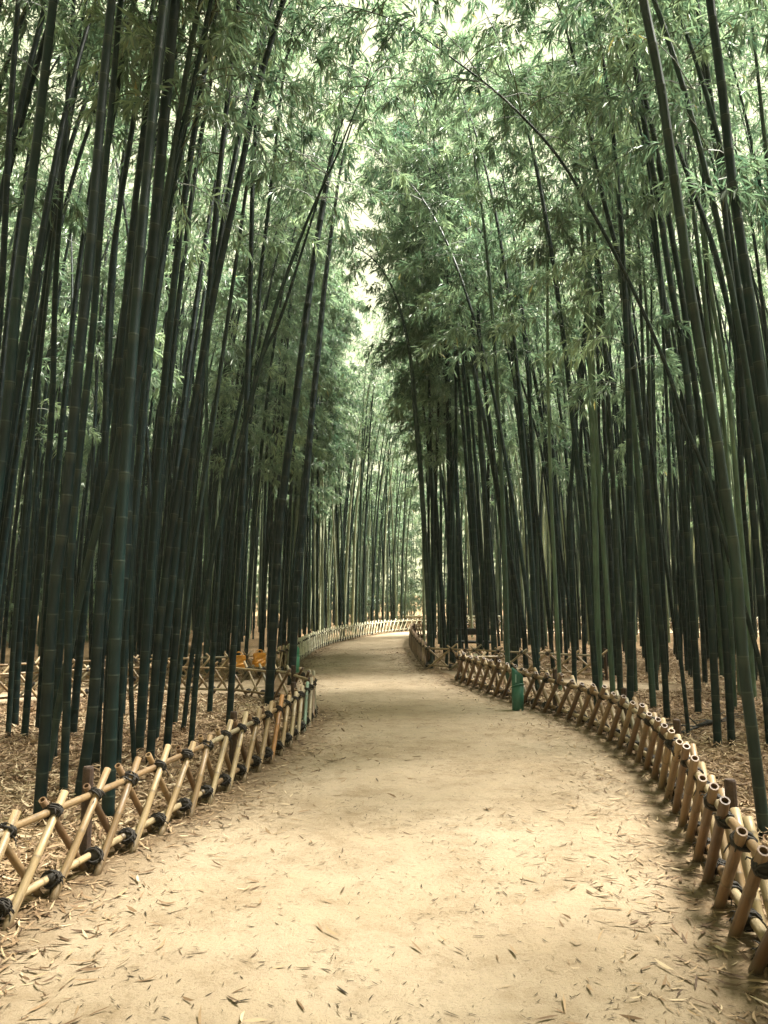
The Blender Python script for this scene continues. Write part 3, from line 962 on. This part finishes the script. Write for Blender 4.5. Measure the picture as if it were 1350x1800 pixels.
     [(4.45, 0.0), (4.42, 1.22), (4.39, 2.92), (4.41, 4.87), (4.41, 6.89)]),
    (11.65, 0.058, 0.3, 10.5, -1, 6.6, 'grey bamboo with thick rings in the dense clump behind the brown fence',
     [(3.62, 0.0), (3.63, 1.24), (3.64, 2.84), (3.61, 4.67), (3.58, 5.99)]),
    (15.63, 0.078, 0.3, 11, -1, 7.0, 'grey upright bamboo by the branch corner behind the brown fence',
     [(2.29, 0.0), (2.26, 1.14), (2.16, 3.28), (2.08, 4.99), (1.97, 7.0)]),
    (15.86, 0.073, 0.2, 11, -1, 7.0, 'dark upright bamboo at the branch corner behind the brown fence',
     [(2.04, 0.0), (2.0, 1.13), (1.91, 3.31), (1.82, 5.29), (1.71, 6.82)]),
    (15.28, 0.076, 0.25, 11, -1, 7.0, 'dark grey bamboo a step beyond the near green bin',
     [(3.1, 0.0), (3.06, 1.15), (2.99, 3.24), (2.85, 4.91), (2.74, 6.38)]),
    (12.48, 0.052, 0.6, 10.5, -1, 6.6, 'soft green bamboo tilting outward behind the brown fence',
     [(3.13, 0.0), (3.13, 1.22), (3.12, 2.93), (3.29, 4.89), (3.39, 5.7)]),
]


def culm_nodes(L):
    s, out, k = 0.12, [], 0.16
    while s < L - 0.25:
        out.append(s)
        k = min(0.33, k + 0.016)
        s += k * R.uniform(0.94, 1.06) * (1.0 if s < L * 0.6 else 0.85)
    return np.array(out)


def curve_sampler(pts, L):
    """pts (n,3) polyline -> function of arclength"""
    p = resample(pts, 0.15)
    d = np.concatenate([[0], np.cumsum(np.linalg.norm(np.diff(p, axis=0), axis=1))])
    return (lambda s: np.stack([np.interp(s, d, p[:, k]) for k in range(3)], -1)), d[-1]


def culm_mesh(name, f, L, r0, mat, sides, nodes):
    ss, rr_, tt = [0.0], [1.12], [0.0]
    for s in nodes:
        bl = R.uniform(0.05, 0.32)
        ss += [s - 0.08, s - 0.014, s - 0.005, s + 0.002, s + 0.010]
        rr_ += [0.995, 1.0, 1.03, 1.025, 0.99]
        tt += [0.0, bl * 0.7, 0.05, 0.25 + bl * 0.8, 0.0]
    ss.append(L)
    rr_.append(1.0)
    tt.append(0)
    ss, rr_ = np.array(ss), np.array(rr_)
    taper = r0 * (1 - 0.28 * np.clip(ss / L / 0.6, 0, 1) - 0.60 * np.clip((ss / L - 0.6) / 0.4, 0, 1) ** 1.1)
    path = f(ss)
    path[0, 2] -= 0.06
    V, Q, caps = tube(path, np.maximum(taper * rr_, 0.004), sides, (0, 1, 0), True)
    return mesh_np(name, V, [Q] + caps, mat, True, np.repeat(tt, sides))


def leaf_arrays(base, d, Ln, W, g):
    """two folded facets per leaf"""
    n = len(base)
    d = unit(d)
    side = unit(np.cross(d, g.normal(size=(n, 3)) * 0.55 + np.array([0, 0, 1.0])))
    nor = np.cross(side, d)
    Ln, W = Ln[:, None], W[:, None]
    mid = base + d * Ln * 0.42
    tip = base + d * Ln + np.array([0, 0, -1.0]) * Ln * 0.10
    V = np.stack([base, mid + side * W / 2 + nor * W * 0.18, tip, mid - side * W / 2 + nor * W * 0.18], 1).reshape(-1, 3)
    i = np.arange(n)[:, None] * 4
    F = np.concatenate([i + np.array([[0, 1, 2]]), i + np.array([[0, 2, 3]])], 0)
    return V, F


def crown_meshes(name, f, L, start, nodes, seed, dens=1.0, reach=1.0, leaf=1.0):
    g = np.random.default_rng(seed)
    sn = nodes[nodes > start]
    sn = np.concatenate([sn, np.arange(L - 0.3, L, 0.12)])
    bb = Bag()
    LB, LD, LL = [], [], []
    skip = 0
    az = g.uniform(0, 6.28)
    for s in sn:
        t = (s - start) / max(L - start, 0.1)
        o = f(np.array([s]))[0]
        az += math.pi + g.normal() * 0.5
        if g.random() < 0.36 and t < 0.85:
            continue
        nb = 2 if g.random() < 0.75 else 3
        for k in range(nb):
            a = az + (k - 0.5) * g.uniform(0.5, 1.1) * (1 if k < 2 else 2.2)
            bl = reach * (0.55 + 0.9 * math.sin(min(1, t * 1.15 + 0.18) * math.pi * 0.80)) * g.uniform(0.6, 1.2)
            el = math.radians(g.uniform(18, 50))
            d0 = np.array([math.cos(a) * math.cos(el), math.sin(a) * math.cos(el), math.sin(el)])
            tt = np.linspace(0, 1, 5)[:, None]
            path = o + d0 * bl * tt + np.array([0, 0, -1.0]) * bl * 0.62 * tt ** 2.1
            bb.tube(path, [0.007, 0.006, 0.005, 0.0035, 0.002], 3, (0.3, 0.2, 1), cap=False)
            m_ = max(3, int(14 * dens * (0.5 + bl / reach * 0.6)))
            u = np.sqrt(g.uniform(0.10, 1, m_))[:, None]
            LL.append(np.full(m_ * 7, g.normal() * 0.16))
            tb = o + d0 * bl * u + np.array([0, 0, -1.0]) * bl * 0.62 * u ** 2.1
            dirb = unit(d0 * 1.0 - np.array([0, 0, 1.3]) * u)
            td = unit(dirb + g.normal(size=(m_, 3)) * 0.6)
            tl = g.uniform(0.08, 0.30, m_)[:, None]
            nl = 7
            w = g.uniform(0.25, 1, (m_, nl, 1))
            base = tb[:, None] + td[:, None] * tl[:, None] * w
            ld = td[:, None] * 0.9 + g.normal(size=(m_, nl, 3)) * 0.55 + np.array([0, 0, -0.55])
            LB.append(base.reshape(-1, 3))
            LD.append(ld.reshape(-1, 3))
    LB, LD = np.concatenate(LB), np.concatenate(LD)
    n = len(LB)
    Ln = leaf * g.uniform(0.09, 0.19, n)
    W = Ln * g.uniform(0.13, 0.19, n)
    V, F = leaf_arrays(LB, LD, Ln, W, g)
    tint = np.repeat(np.clip(np.clip(0.12 + g.beta(2.2, 2.6, n) * 0.75 + np.concatenate(LL), 0, 0.93) + (g.random(n) > 0.99) * 0.5, 0, 1), 4)
    bb.add(V, [F], 1, tint)
    me = bb.mesh(name + "_crown", [MAT_TWIG, MAT_LEAF], False)
    return me


def assemble(culm, lv, loc, rz, scale, tilt=(0, 0)):
    root = link("bamboo", None, loc=loc, rot=(tilt[0], tilt[1], rz), scale=scale)
    link("culm", culm, root)
    c = link("crown", lv, root)
    return root


# --- individually traced plants
hero_xy = []
for hi, (HY, r0, tone, L, sg, cs, lab, pts) in enumerate(HEROES):
    p = [(x - pts[0][0], 0.0, z) for (x, z) in pts]
    p = np.array(p, float)
    length = np.sum(np.linalg.norm(np.diff(p, axis=0), axis=1))
    d = unit(p[-1] - p[-2])
    g = np.random.default_rng(300 + hi)
    ydrift = g.normal() * 0.035
    ext = []
    q = p[-1].copy()
    rest = max(0.8, L - length)
    bend = min(1.0, rest / 4.0)
    nst = 7
    for k in range(nst):
        q = q + d * rest / nst
        ext.append(q.copy())
        d = unit(d + bend * np.array([sg * 0.05, 0.02 * g.normal(), -0.10 - 0.05 * k * (k > 2)]))
    P3 = np.vstack([p, ext])
    P3[:, 1] += ydrift * P3[:, 2] * 0.6
    f, Lr = curve_sampler(P3, L)
    nodes = culm_nodes(Lr)
    mat = MAT_CULM_DARK if tone <= 0.2 else MAT_CULM_GREY if tone < 0.5 else MAT_CULM_PALE if tone > 0.65 else MAT_CULM
    cm = culm_mesh("traced_culm", f, Lr, r0 * 0.80, mat, 12, nodes)
    thin = hi in (8, 12, 14, 15, 16)
    lv = crown_meshes("traced", f, Lr, cs, nodes, 900 + hi, 0.5 if thin else 0.9, 0.75 if thin else 1.0)
    root = assemble(cm, lv, (pts[0][0], HY, 0), 0, (1, 1, 1))
    tag(root, lab, "bamboo", "bamboos behind the fences")
    hero_xy.append((pts[0][0], HY))

# --- repeated plants
TEMPL, REACH = [], []
for k in range(18):
    g = np.random.default_rng(40 + k)
    L = g.uniform(10.8, 13.2)
    lean = g.uniform(0.0, 0.07) if k < 6 else g.uniform(0.06, 0.14) if k < 9 else g.uniform(0.14, 0.2) if k < 12 else g.uniform(0.0, 0.08)
    if k >= 15:
        L = g.uniform(7.0, 10.0)
    p, q, d = [np.zeros(3)], np.zeros(3), unit(np.array([lean * 0.5, 0.0, 1.0]))
    for j in range(14):
        q = q + d * L / 14
        p.append(q.copy())
        w = (j / 13) ** 2
        d = unit(d + np.array([0.003 + lean * 0.08 + (0.02 + lean * 0.25) * w, g.normal() * 0.010, -0.16 * w]))
    f, Lr = curve_sampler(np.array(p), L)
    nodes = culm_nodes(Lr)
    r0 = g.uniform(0.034, 0.048)
    cm = culm_mesh("grove_culm", f, Lr, r0, MAT_CULM, 9, nodes)
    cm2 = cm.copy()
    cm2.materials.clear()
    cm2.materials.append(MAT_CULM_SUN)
    # 0-5 edge plants leafy from low down, 6-11 leaning ones, 12-14 inner plants with bare culms, 15-17 young thicket
    start = g.uniform(4.2, 5.6) if k < 6 else g.uniform(5.0, 6.5) if k < 12 else g.uniform(8.0, 9.0) if k < 15 else 0.5
    lv = crown_meshes("grove", f, Lr, start, nodes, 60 + k, 1.1 if k < 12 else 0.32 if k < 15 else 0.8, 1.0, 1.12)
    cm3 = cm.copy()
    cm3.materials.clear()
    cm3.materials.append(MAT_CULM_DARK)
    TEMPL.append((cm, lv, cm2, cm3))
    REACH.append(float(f(np.array([Lr * 0.8]))[0, 0]))


def scatter(x0, x1, y0, y1, count, mind, test, taken):
    out = []
    tries = 0
    while len(out) < count and tries < count * 30:
        tries += 1
        p = (R.uniform(x0, x1), R.uniform(y0, y1))
        if not test(p):
            continue
        if any((p[0] - a) ** 2 + (p[1] - c) ** 2 < mind * mind for a, c in taken):
            continue
        out.append(p)
        taken.append(p)
    return out


def off_path(p, m=0.28):
    q = np.array([p])
    return (not on_path(q)[0]) and path_dist(q)[0] > m


taken = list(hero_xy)
zones = []
LP = np.array(L_NEAR + L_SIDE[1:] + [(-9.5, 7.5), (-9.5, 1.6)])
zones.append(("left_plot", scatter(-8.5, -0.9, 5.2, 11.8, 62, 0.34, lambda p: inside(LP, np.array([p]))[0] and off_path(p) and not (p[0] > -1.9 and p[1] < 7.6) and p[0] < -0.275 * p[1], taken)))
zones.append(("left_shade_extra", scatter(-7, -2.3, -7, 5.0, 34, 0.5, lambda p: off_path(p, 0.35) and (p[1] < 1.5 or p[0] < -0.60 * p[1] - 0.8), taken)))  # out of view, added to shade the near path
zones.append(("left_grove", scatter(-13, 1, 11, 42, 540, 0.34, lambda p: off_path(p) and p[1] > 12 and p[0] < 0.25 * (p[1] - 28) + 1 and (p[0] > -11 or p[1] < 30), taken)))
zones.append(("far_grove", scatter(-4, 22, 33, 48, 420, 0.36, lambda p: off_path(p, 0.4) and p[1] > 33 and p[0] >= 0.25 * (p[1] - 28) + 1 and not (0.4 < p[0] < 7.6 and 36.5 < p[1] < 37.5), taken)))
zones.append(("right_grove", scatter(1, 16, 4.6, 30, 520, 0.34, lambda p: off_path(p) and p[1] < 30 and not (p[0] < 3.6 and p[1] < 7.6) and not (p[0] < 4.0 and p[1] < 11.2 and R.random() < 0.75) and not (p[1] < 8 and R.random() < .5), taken)))
zones.append(("right_shade_extra", scatter(1.6, 7, -6, 4.8, 30, 0.5, lambda p: off_path(p, 0.35) and (p[1] < 1.5 or p[0] > 0.60 * p[1] + 0.8), taken)))  # unseen plants added beside the camera to darken the foreground

zones.append(("belt", scatter(-20, 30, 40, 56, 330, 0.5, lambda p: p[1] > 43.5 or p[0] > 24 or p[0] < -12, taken) + scatter(-17, -9.5, 3, 50, 170, 0.5, lambda p: off_path(p, 0.6), taken)
              + scatter(13, 22, 2, 28.5, 90, 0.6, lambda p: True, taken)))

LANDMARKS = [(L_SIDE, "lattice fence of the corner plot"), (L_NEAR, "straw-coloured near fence"), (L_BACK, "fence with the orange bags"), (L_FAR, "pale sweeping fence"),
             (R_NEAR, "stout brown fence"), (R_BRANCH, "short crossed-pole fence"), (R_FAR, "dark inner-bend fence")]
LANDMARKS = [(resample(a, 0.4), n) for a, n in LANDMARKS]
SPOTS = [((1.8, 10.3), "beside the near green bin"), ((-1.76, 15.1), "beside the mint bin"), ((2.05, 18.2), "beside the dark bench"), ((2.62, 15.6), "beside the dark notice box"), ((-2.5, 13.8), "just behind the orange bags")]
ZGROUP = {"left_plot": "bamboos of the corner plot", "left_shade_extra": "unseen bamboos added for shade beside the path start", "left_grove": "bamboos of the grove behind the pale fence",
          "far_grove": "bamboos beyond the bend", "right_grove": "bamboos behind the brown fences", "right_shade_extra": "bamboos past the brown fence's end"}


def plant_label(zn, x, y, k, girth, tone):
    p = np.array([x, y])
    best = min(((np.min(np.linalg.norm(a - p, axis=1)), n) for a, n in LANDMARKS), key=lambda q: q[0])
    row = "close behind" if best[0] < 0.9 else "a few steps behind" if best[0] < 2.4 else "deep behind"
    for (sx, sy), n in SPOTS:
        if math.hypot(x - sx, y - sy) < 0.9:
            return "%s %s bamboo %s, %s the %s" % (girth, tone, n, row, best[1])
    pose = "upright low-leafed" if k < 6 else "leaning" if k < 12 else "bare-stemmed"
    return "%s %s %s bamboo %s the %s" % (girth, pose, tone, row, best[1])


plants = []
for zn, lst in zones:
    for (x, y) in lst:
        seen = y > 1.0 and abs(x) < 0.56 * y + 0.6
        plants.append((0 if seen and zn != 'belt' else 1, math.hypot(x, y), zn, x, y))
plants.sort()
cl = np.concatenate([resample(L_FAR, 0.5), resample(R_FAR, 0.5), resample(L_NEAR, 0.5), resample(R_NEAR, 0.5)])
rest = []
for idx, (hid, dist, zn, x, y) in enumerate(plants):
    near = cl[np.argmin(np.hypot(cl[:, 0] - x, cl[:, 1] - y))]
    dn = math.hypot(near[0] - x, near[1] - y)
    toward = math.atan2(near[1] - y, near[0] - x)
    edge = dn < 2.5
    sc = R.uniform(0.86, 1.08)
    rz = toward + R.gauss(0, 0.5 if edge else 1.3)
    k = (R.randrange(6) if R.random() < 0.8 else R.randrange(6, 12)) if dn < 1.3 else (R.randrange(12, 15) if R.random() < (0.72 if edge else 0.9) else R.randrange(9))
    if (zn == 'far_grove' or (y > 25 and x > -1.5) or (zn == 'right_grove' and y > 21 and x > 3.5)) and R.random() < 0.8:
        k = R.randrange(12, 15)
    if zn == 'right_grove' and edge and 14 < y < 24:
        sc = R.uniform(0.95, 1.15)
    if zn in ('left_shade_extra', 'right_shade_extra'):
        k = R.randrange(9)
    if zn == 'belt':
        k = R.randrange(15, 18)
    # crowns keep clear of a narrow strip of open sky above the path
    if zn == 'left_plot':
        rz = R.gauss(0.2, 0.5)
    if zn in ('left_grove', 'right_grove') and y < 13:
        rz = (0 if x < 0 else math.pi) + R.gauss(0, 0.6)
    if edge and y < 30 and zn not in ('left_shade_extra', 'right_shade_extra'):
        ok = False
        for turn in ((0, 0.5, -0.5) if y < 13 else (0, 0.7, -0.7, 1.5, -1.5, 3.14)):
            hx = x + math.cos(rz + turn) * REACH[k]
            if (x < 0 and hx < (-2.0 if y > 12 else -1.5)) or (x > 0 and hx > 0.9):
                rz += turn
                ok = True
                break
        if not ok:
            k = R.randrange(12, 15)
    if zn == 'left_plot' and y < 9.5:
        k = R.randrange(12, 15)
    girth = R.choice((0.72, 0.9, 0.9, 1.12))
    w = sc * girth
    tl = (R.gauss(0, 0.025), R.gauss(0, 0.025))
    if idx < 300:
        cm, lv, cm2, cm3 = TEMPL[k]
        if zn in ('left_plot', 'left_shade_extra', 'right_shade_extra') or (zn == 'left_grove' and y < 20 and R.random() < 0.6) or (zn == 'right_grove' and R.random() < 0.35):
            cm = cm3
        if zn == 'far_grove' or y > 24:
            cm = cm2  # culms near and beyond the bend get the painted sunlit tone
        root = assemble(cm, lv, (x, y, 0), rz, (1, 1, sc), tl)
        root.children[0].scale = (w, w, 1)
        tag(root, plant_label(zn, x, y, k, 'slim' if girth < 0.8 else 'thick' if girth > 1 else 'middling', 'sunlit-pale' if cm is cm2 else 'dark' if cm is cm3 else 'green'), "bamboo", ZGROUP[zn])
    else:
        rest.append((x, y, rz, sc, k, zn))

# --- the remaining grove: one object, plants set on points
tcol = bpy.data.collections.new("grove_sources")
src = []
for k, (cm, lv, _, _) in enumerate(TEMPL):
    # one mesh for culm, branches and leaves
    parts = [cm, lv]
    V, F3, F4, M3, M4, T, n = [], [], [], [], [], [], 0
    for mi, me in enumerate(parts):
        nv = len(me.vertices)
        co = np.empty(nv * 3, np.float32)
        me.vertices.foreach_get("co", co)
        ti = np.empty(nv, np.float32)
        me.attributes["tint"].data.foreach_get("value", ti)
        V.append(co.reshape(-1, 3))
        T.append(ti)
        tot = np.empty(len(me.polygons), np.int32)
        me.polygons.foreach_get("loop_total", tot)
        st = np.empty(len(me.polygons), np.int32)
        me.polygons.foreach_get("loop_start", st)
        lv_ = np.empty(len(me.loops), np.int32)
        me.loops.foreach_get("vertex_index", lv_)
        for size, FF, MM in ((3, F3, M3), (4, F4, M4)):
            sel = st[tot == size]
            if len(sel):
                FF.append(lv_[sel[:, None] + np.arange(size)[None]] + n)
                pi = np.empty(len(me.polygons), np.int32)
                me.polygons.foreach_get('material_index', pi)
                MM.append(pi[tot == size] + mi)
        n += nv
    fs, ms = [], []
    for FF, MM in ((F3, M3), (F4, M4)):
        if FF:
            fs.append(np.concatenate(FF))
            ms.append(np.concatenate(MM))
    me = mesh_np("grove_plant", np.concatenate(V), fs, [MAT_CULM_SUN if k % 2 else MAT_CULM, MAT_TWIG, MAT_LEAF], False, np.concatenate(T), np.concatenate(ms))
    sm = np.empty(len(me.polygons), np.int32)
    me.polygons.foreach_get("material_index", sm)
    me.polygons.foreach_set("use_smooth", sm < 2)
    ob = bpy.data.objects.new("grove_plant_%02d" % k, me)
    tcol.objects.link(ob)
    src.append(ob)

pm = bpy.data.meshes.new("grove_points")
pm.vertices.add(len(rest))
pm.vertices.foreach_set("co", np.array([(x, y, 0) for x, y, *_ in rest], np.float32).ravel())
for nm, ty, vals in (("rz", 'FLOAT', [q[2] for q in rest]), ("sc", 'FLOAT', [q[3] for q in rest]), ("pick", 'INT', [q[4] for q in rest])):
    at = pm.attributes.new(nm, ty, 'POINT')
    at.data.foreach_set("value", vals)
far = link("bamboo_grove", pm)
far["kind"] = "stuff"
tag(far, "mass of further bamboo filling the groves behind the nearer culms", "bamboo grove")
ng = bpy.data.node_groups.new("grove", 'GeometryNodeTree')
ng.interface.new_socket("Geometry", in_out='INPUT', socket_type='NodeSocketGeometry')
ng.interface.new_socket("Geometry", in_out='OUTPUT', socket_type='NodeSocketGeometry')
N_, K_ = ng.nodes, ng.links
gi, go = N_.new("NodeGroupInput"), N_.new("NodeGroupOutput")
ci = N_.new("GeometryNodeCollectionInfo")
ci.inputs[0].default_value = tcol
ci.inputs["Separate Children"].default_value = True
ci.inputs["Reset Children"].default_value = True
iop = N_.new("GeometryNodeInstanceOnPoints")
iop.inputs["Pick Instance"].default_value = True


def named(nm, ty):
    q = N_.new("GeometryNodeInputNamedAttribute")
    q.data_type = ty
    q.inputs[0].default_value = nm
    return q.outputs[0]


cx = N_.new("ShaderNodeCombineXYZ")
K_.new(named("rz", 'FLOAT'), cx.inputs[2])
K_.new(gi.outputs[0], iop.inputs["Points"])
K_.new(ci.outputs[0], iop.inputs["Instance"])
K_.new(named("pick", 'INT'), iop.inputs["Instance Index"])
K_.new(cx.outputs[0], iop.inputs["Rotation"])
K_.new(named("sc", 'FLOAT'), iop.inputs["Scale"])
K_.new(iop.outputs[0], go.inputs[0])
md = far.modifiers.new("grove", 'NODES')
md.node_group = ng

# ------------------------------------------------------------------ fallen leaves
def litter_mesh(name, P, z, g, lmin, lmax, mat, tilt, tint, wid=(0.11, 0.18)):
    """slim curled leaves, four facets each"""
    n = len(P)
    a = g.uniform(0, 6.283, n)
    d = unit(np.stack([np.cos(a), np.sin(a), g.normal(0, tilt, n)], -1))
    Ln = lmin + (lmax - lmin) * g.random(n) ** 1.4
    W = (Ln * g.uniform(wid[0], wid[1], n)) * g.uniform(0.6, 1, n)
    side = unit(np.cross(d, np.stack([g.normal(0, tilt * 2.2, n), g.normal(0, tilt * 2.2, n), np.ones(n)], -1)))
    nor = np.cross(side, d)
    Ln, W = Ln[:, None], W[:, None]
    c = np.column_stack([P, z])
    bend = g.normal(0, 0.05, (n, 1)) * Ln
    curl = np.abs(g.normal(0, tilt * 0.3, (n, 1))) * Ln
    V = np.stack([c - d * Ln / 2 + nor * curl + side * bend,
                  c - d * Ln * 0.18 + side * W / 2, c - d * Ln * 0.18 - side * W / 2,
                  c + d * Ln * 0.2 + side * W * 0.42, c + d * Ln * 0.2 - side * W * 0.42,
                  c + d * Ln / 2 + nor * curl * 1.5 + side * bend], 1)
    V[:, :, 2] = np.maximum(V[:, :, 2], z[:, None] - 0.012)
    V = V.reshape(-1, 3)
    i = np.arange(n)[:, None] * 6
    F3 = np.concatenate([i + np.array([[0, 2, 1]]), i + np.array([[3, 4, 5]])], 0)
    F4 = i + np.array([[1, 2, 4, 3]])
    return mesh_np(name, V, [F3, F4], mat, False, np.repeat(tint, 6))


g = np.random.default_rng(77)


def floor_points(n, x0, x1, y0, y1):
    P = np.column_stack([g.uniform(x0, x1, n), g.uniform(y0, y1, n)])
    return P[~on_path(P)]


def clump(P, s):
    return 0.5 + 0.25 * (np.sin(P[:, 0] * 2.1 * s + 1.3 * np.sin(P[:, 1] * 1.7 * s)) + np.sin(P[:, 1] * 2.6 * s + 1.9 * np.sin(P[:, 0] * 1.1 * s)))


P = np.concatenate([floor_points(90000, -8, -0.8, 1.5, 12.2), floor_points(90000, 1.2, 9, 1.5, 13.5), floor_points(30000, 1.0, 10, 13.5, 22), floor_points(14000, -8, -1.5, 12.5, 18)])
P = P[np.abs(P[:, 0]) < 0.58 * P[:, 1] + 1.0]
z = ground_h(P) + g.uniform(-0.02, 0.028, len(P))
tint = np.clip(g.beta(2.0, 2.0, len(P)) * (0.75 + 0.5 * clump(P, 0.6)), 0, 1)
o = link("leaf_litter", litter_mesh("leaf_litter", P, z, g, 0.06, 0.155, MAT_LITTER, 0.28, tint))
o["kind"] = "stuff"
tag(o, "thick carpet of dry tan bamboo leaves inside the fenced plots", "leaf litter")

# drift of leaves along the path margins, thinning towards the middle
P = np.column_stack([g.uniform(-2.6, 2.8, 150000), g.uniform(1.0, 22, 150000)])
P = P[inside(MAIN_POLY, P)]
d = edge_dist(MAIN_POLY, P)
P = P[g.random(len(P)) < np.exp(-d / 0.30) * (0.35 + 0.8 * clump(P, 1.1)) * 1.15]
z = ground_h(P) * 0.6 + g.uniform(0.003, 0.016, len(P))
o = link("leaf_drift", litter_mesh("leaf_drift", P, z, g, 0.04, 0.115, MAT_LITTER, 0.14, np.clip(g.beta(1.6, 2.2, len(P)), 0, 1)))
o["kind"] = "stuff"
tag(o, "ragged drift of brown leaves along both path margins", "leaf litter")

# scattered leaf scraps on the open sand
P = np.column_stack([g.uniform(-2.4, 2.6, 110000), 1.2 + 24 * g.random(110000) ** 1.5])
P = P[inside(MAIN_POLY, P)]
cf = 1.2 * clump(P, 1.0) * clump(P[:, ::-1], 2.3)
P = P[g.random(len(P)) < 0.10 + 0.62 * cf]
n = len(P)
z = ground_h(P) * 0.6 + g.uniform(0.002, 0.007, n)
sz = g.random(n) ** 3
big = sz > 0.55
o = link("path_scraps", litter_mesh("path_scraps", P[~big], z[~big], g, 0.008, 0.044, MAT_DEBRIS, 0.06, np.clip(g.beta(1.3, 2.6, n), 0, 1)[~big], (0.08, 0.20)))
o["kind"] = "stuff"
tag(o, "fine dark leaf scraps strewn over the open sand of the path", "leaf litter")
Pb = P[big][::7]
zb = ground_h(Pb) * 0.6 + 0.006
o = link("fallen_leaves", litter_mesh("fallen_leaves", Pb, zb, g, 0.035, 0.085, MAT_DEBRIS, 0.05, np.clip(g.beta(1.3, 1.9, len(Pb)), 0, 1), (0.07, 0.15)))
o["kind"] = "stuff"
tag(o, "single whole dry leaves lying about on the sand", "leaf litter")

# ------------------------------------------------------------------ the air between the groves
b = Bag()
b.box((0, 22, 9.0), (110, 100, 20.2))
m = bpy.data.materials.new("air")
m.use_nodes = True
nd = m.node_tree.nodes
nd.clear()
mo, vo = nd.new("ShaderNodeOutputMaterial"), nd.new("ShaderNodeVolumePrincipled")
vo.inputs["Density"].default_value = 0.0006
vo.inputs["Color"].default_value = (0.93, 0.96, 0.82, 1)
vo.inputs["Anisotropy"].default_value = 0.2
m.node_tree.links.new(vo.outputs[0], mo.inputs["Volume"])
o = link("haze", b.mesh("haze", m))
o["kind"] = "stuff"
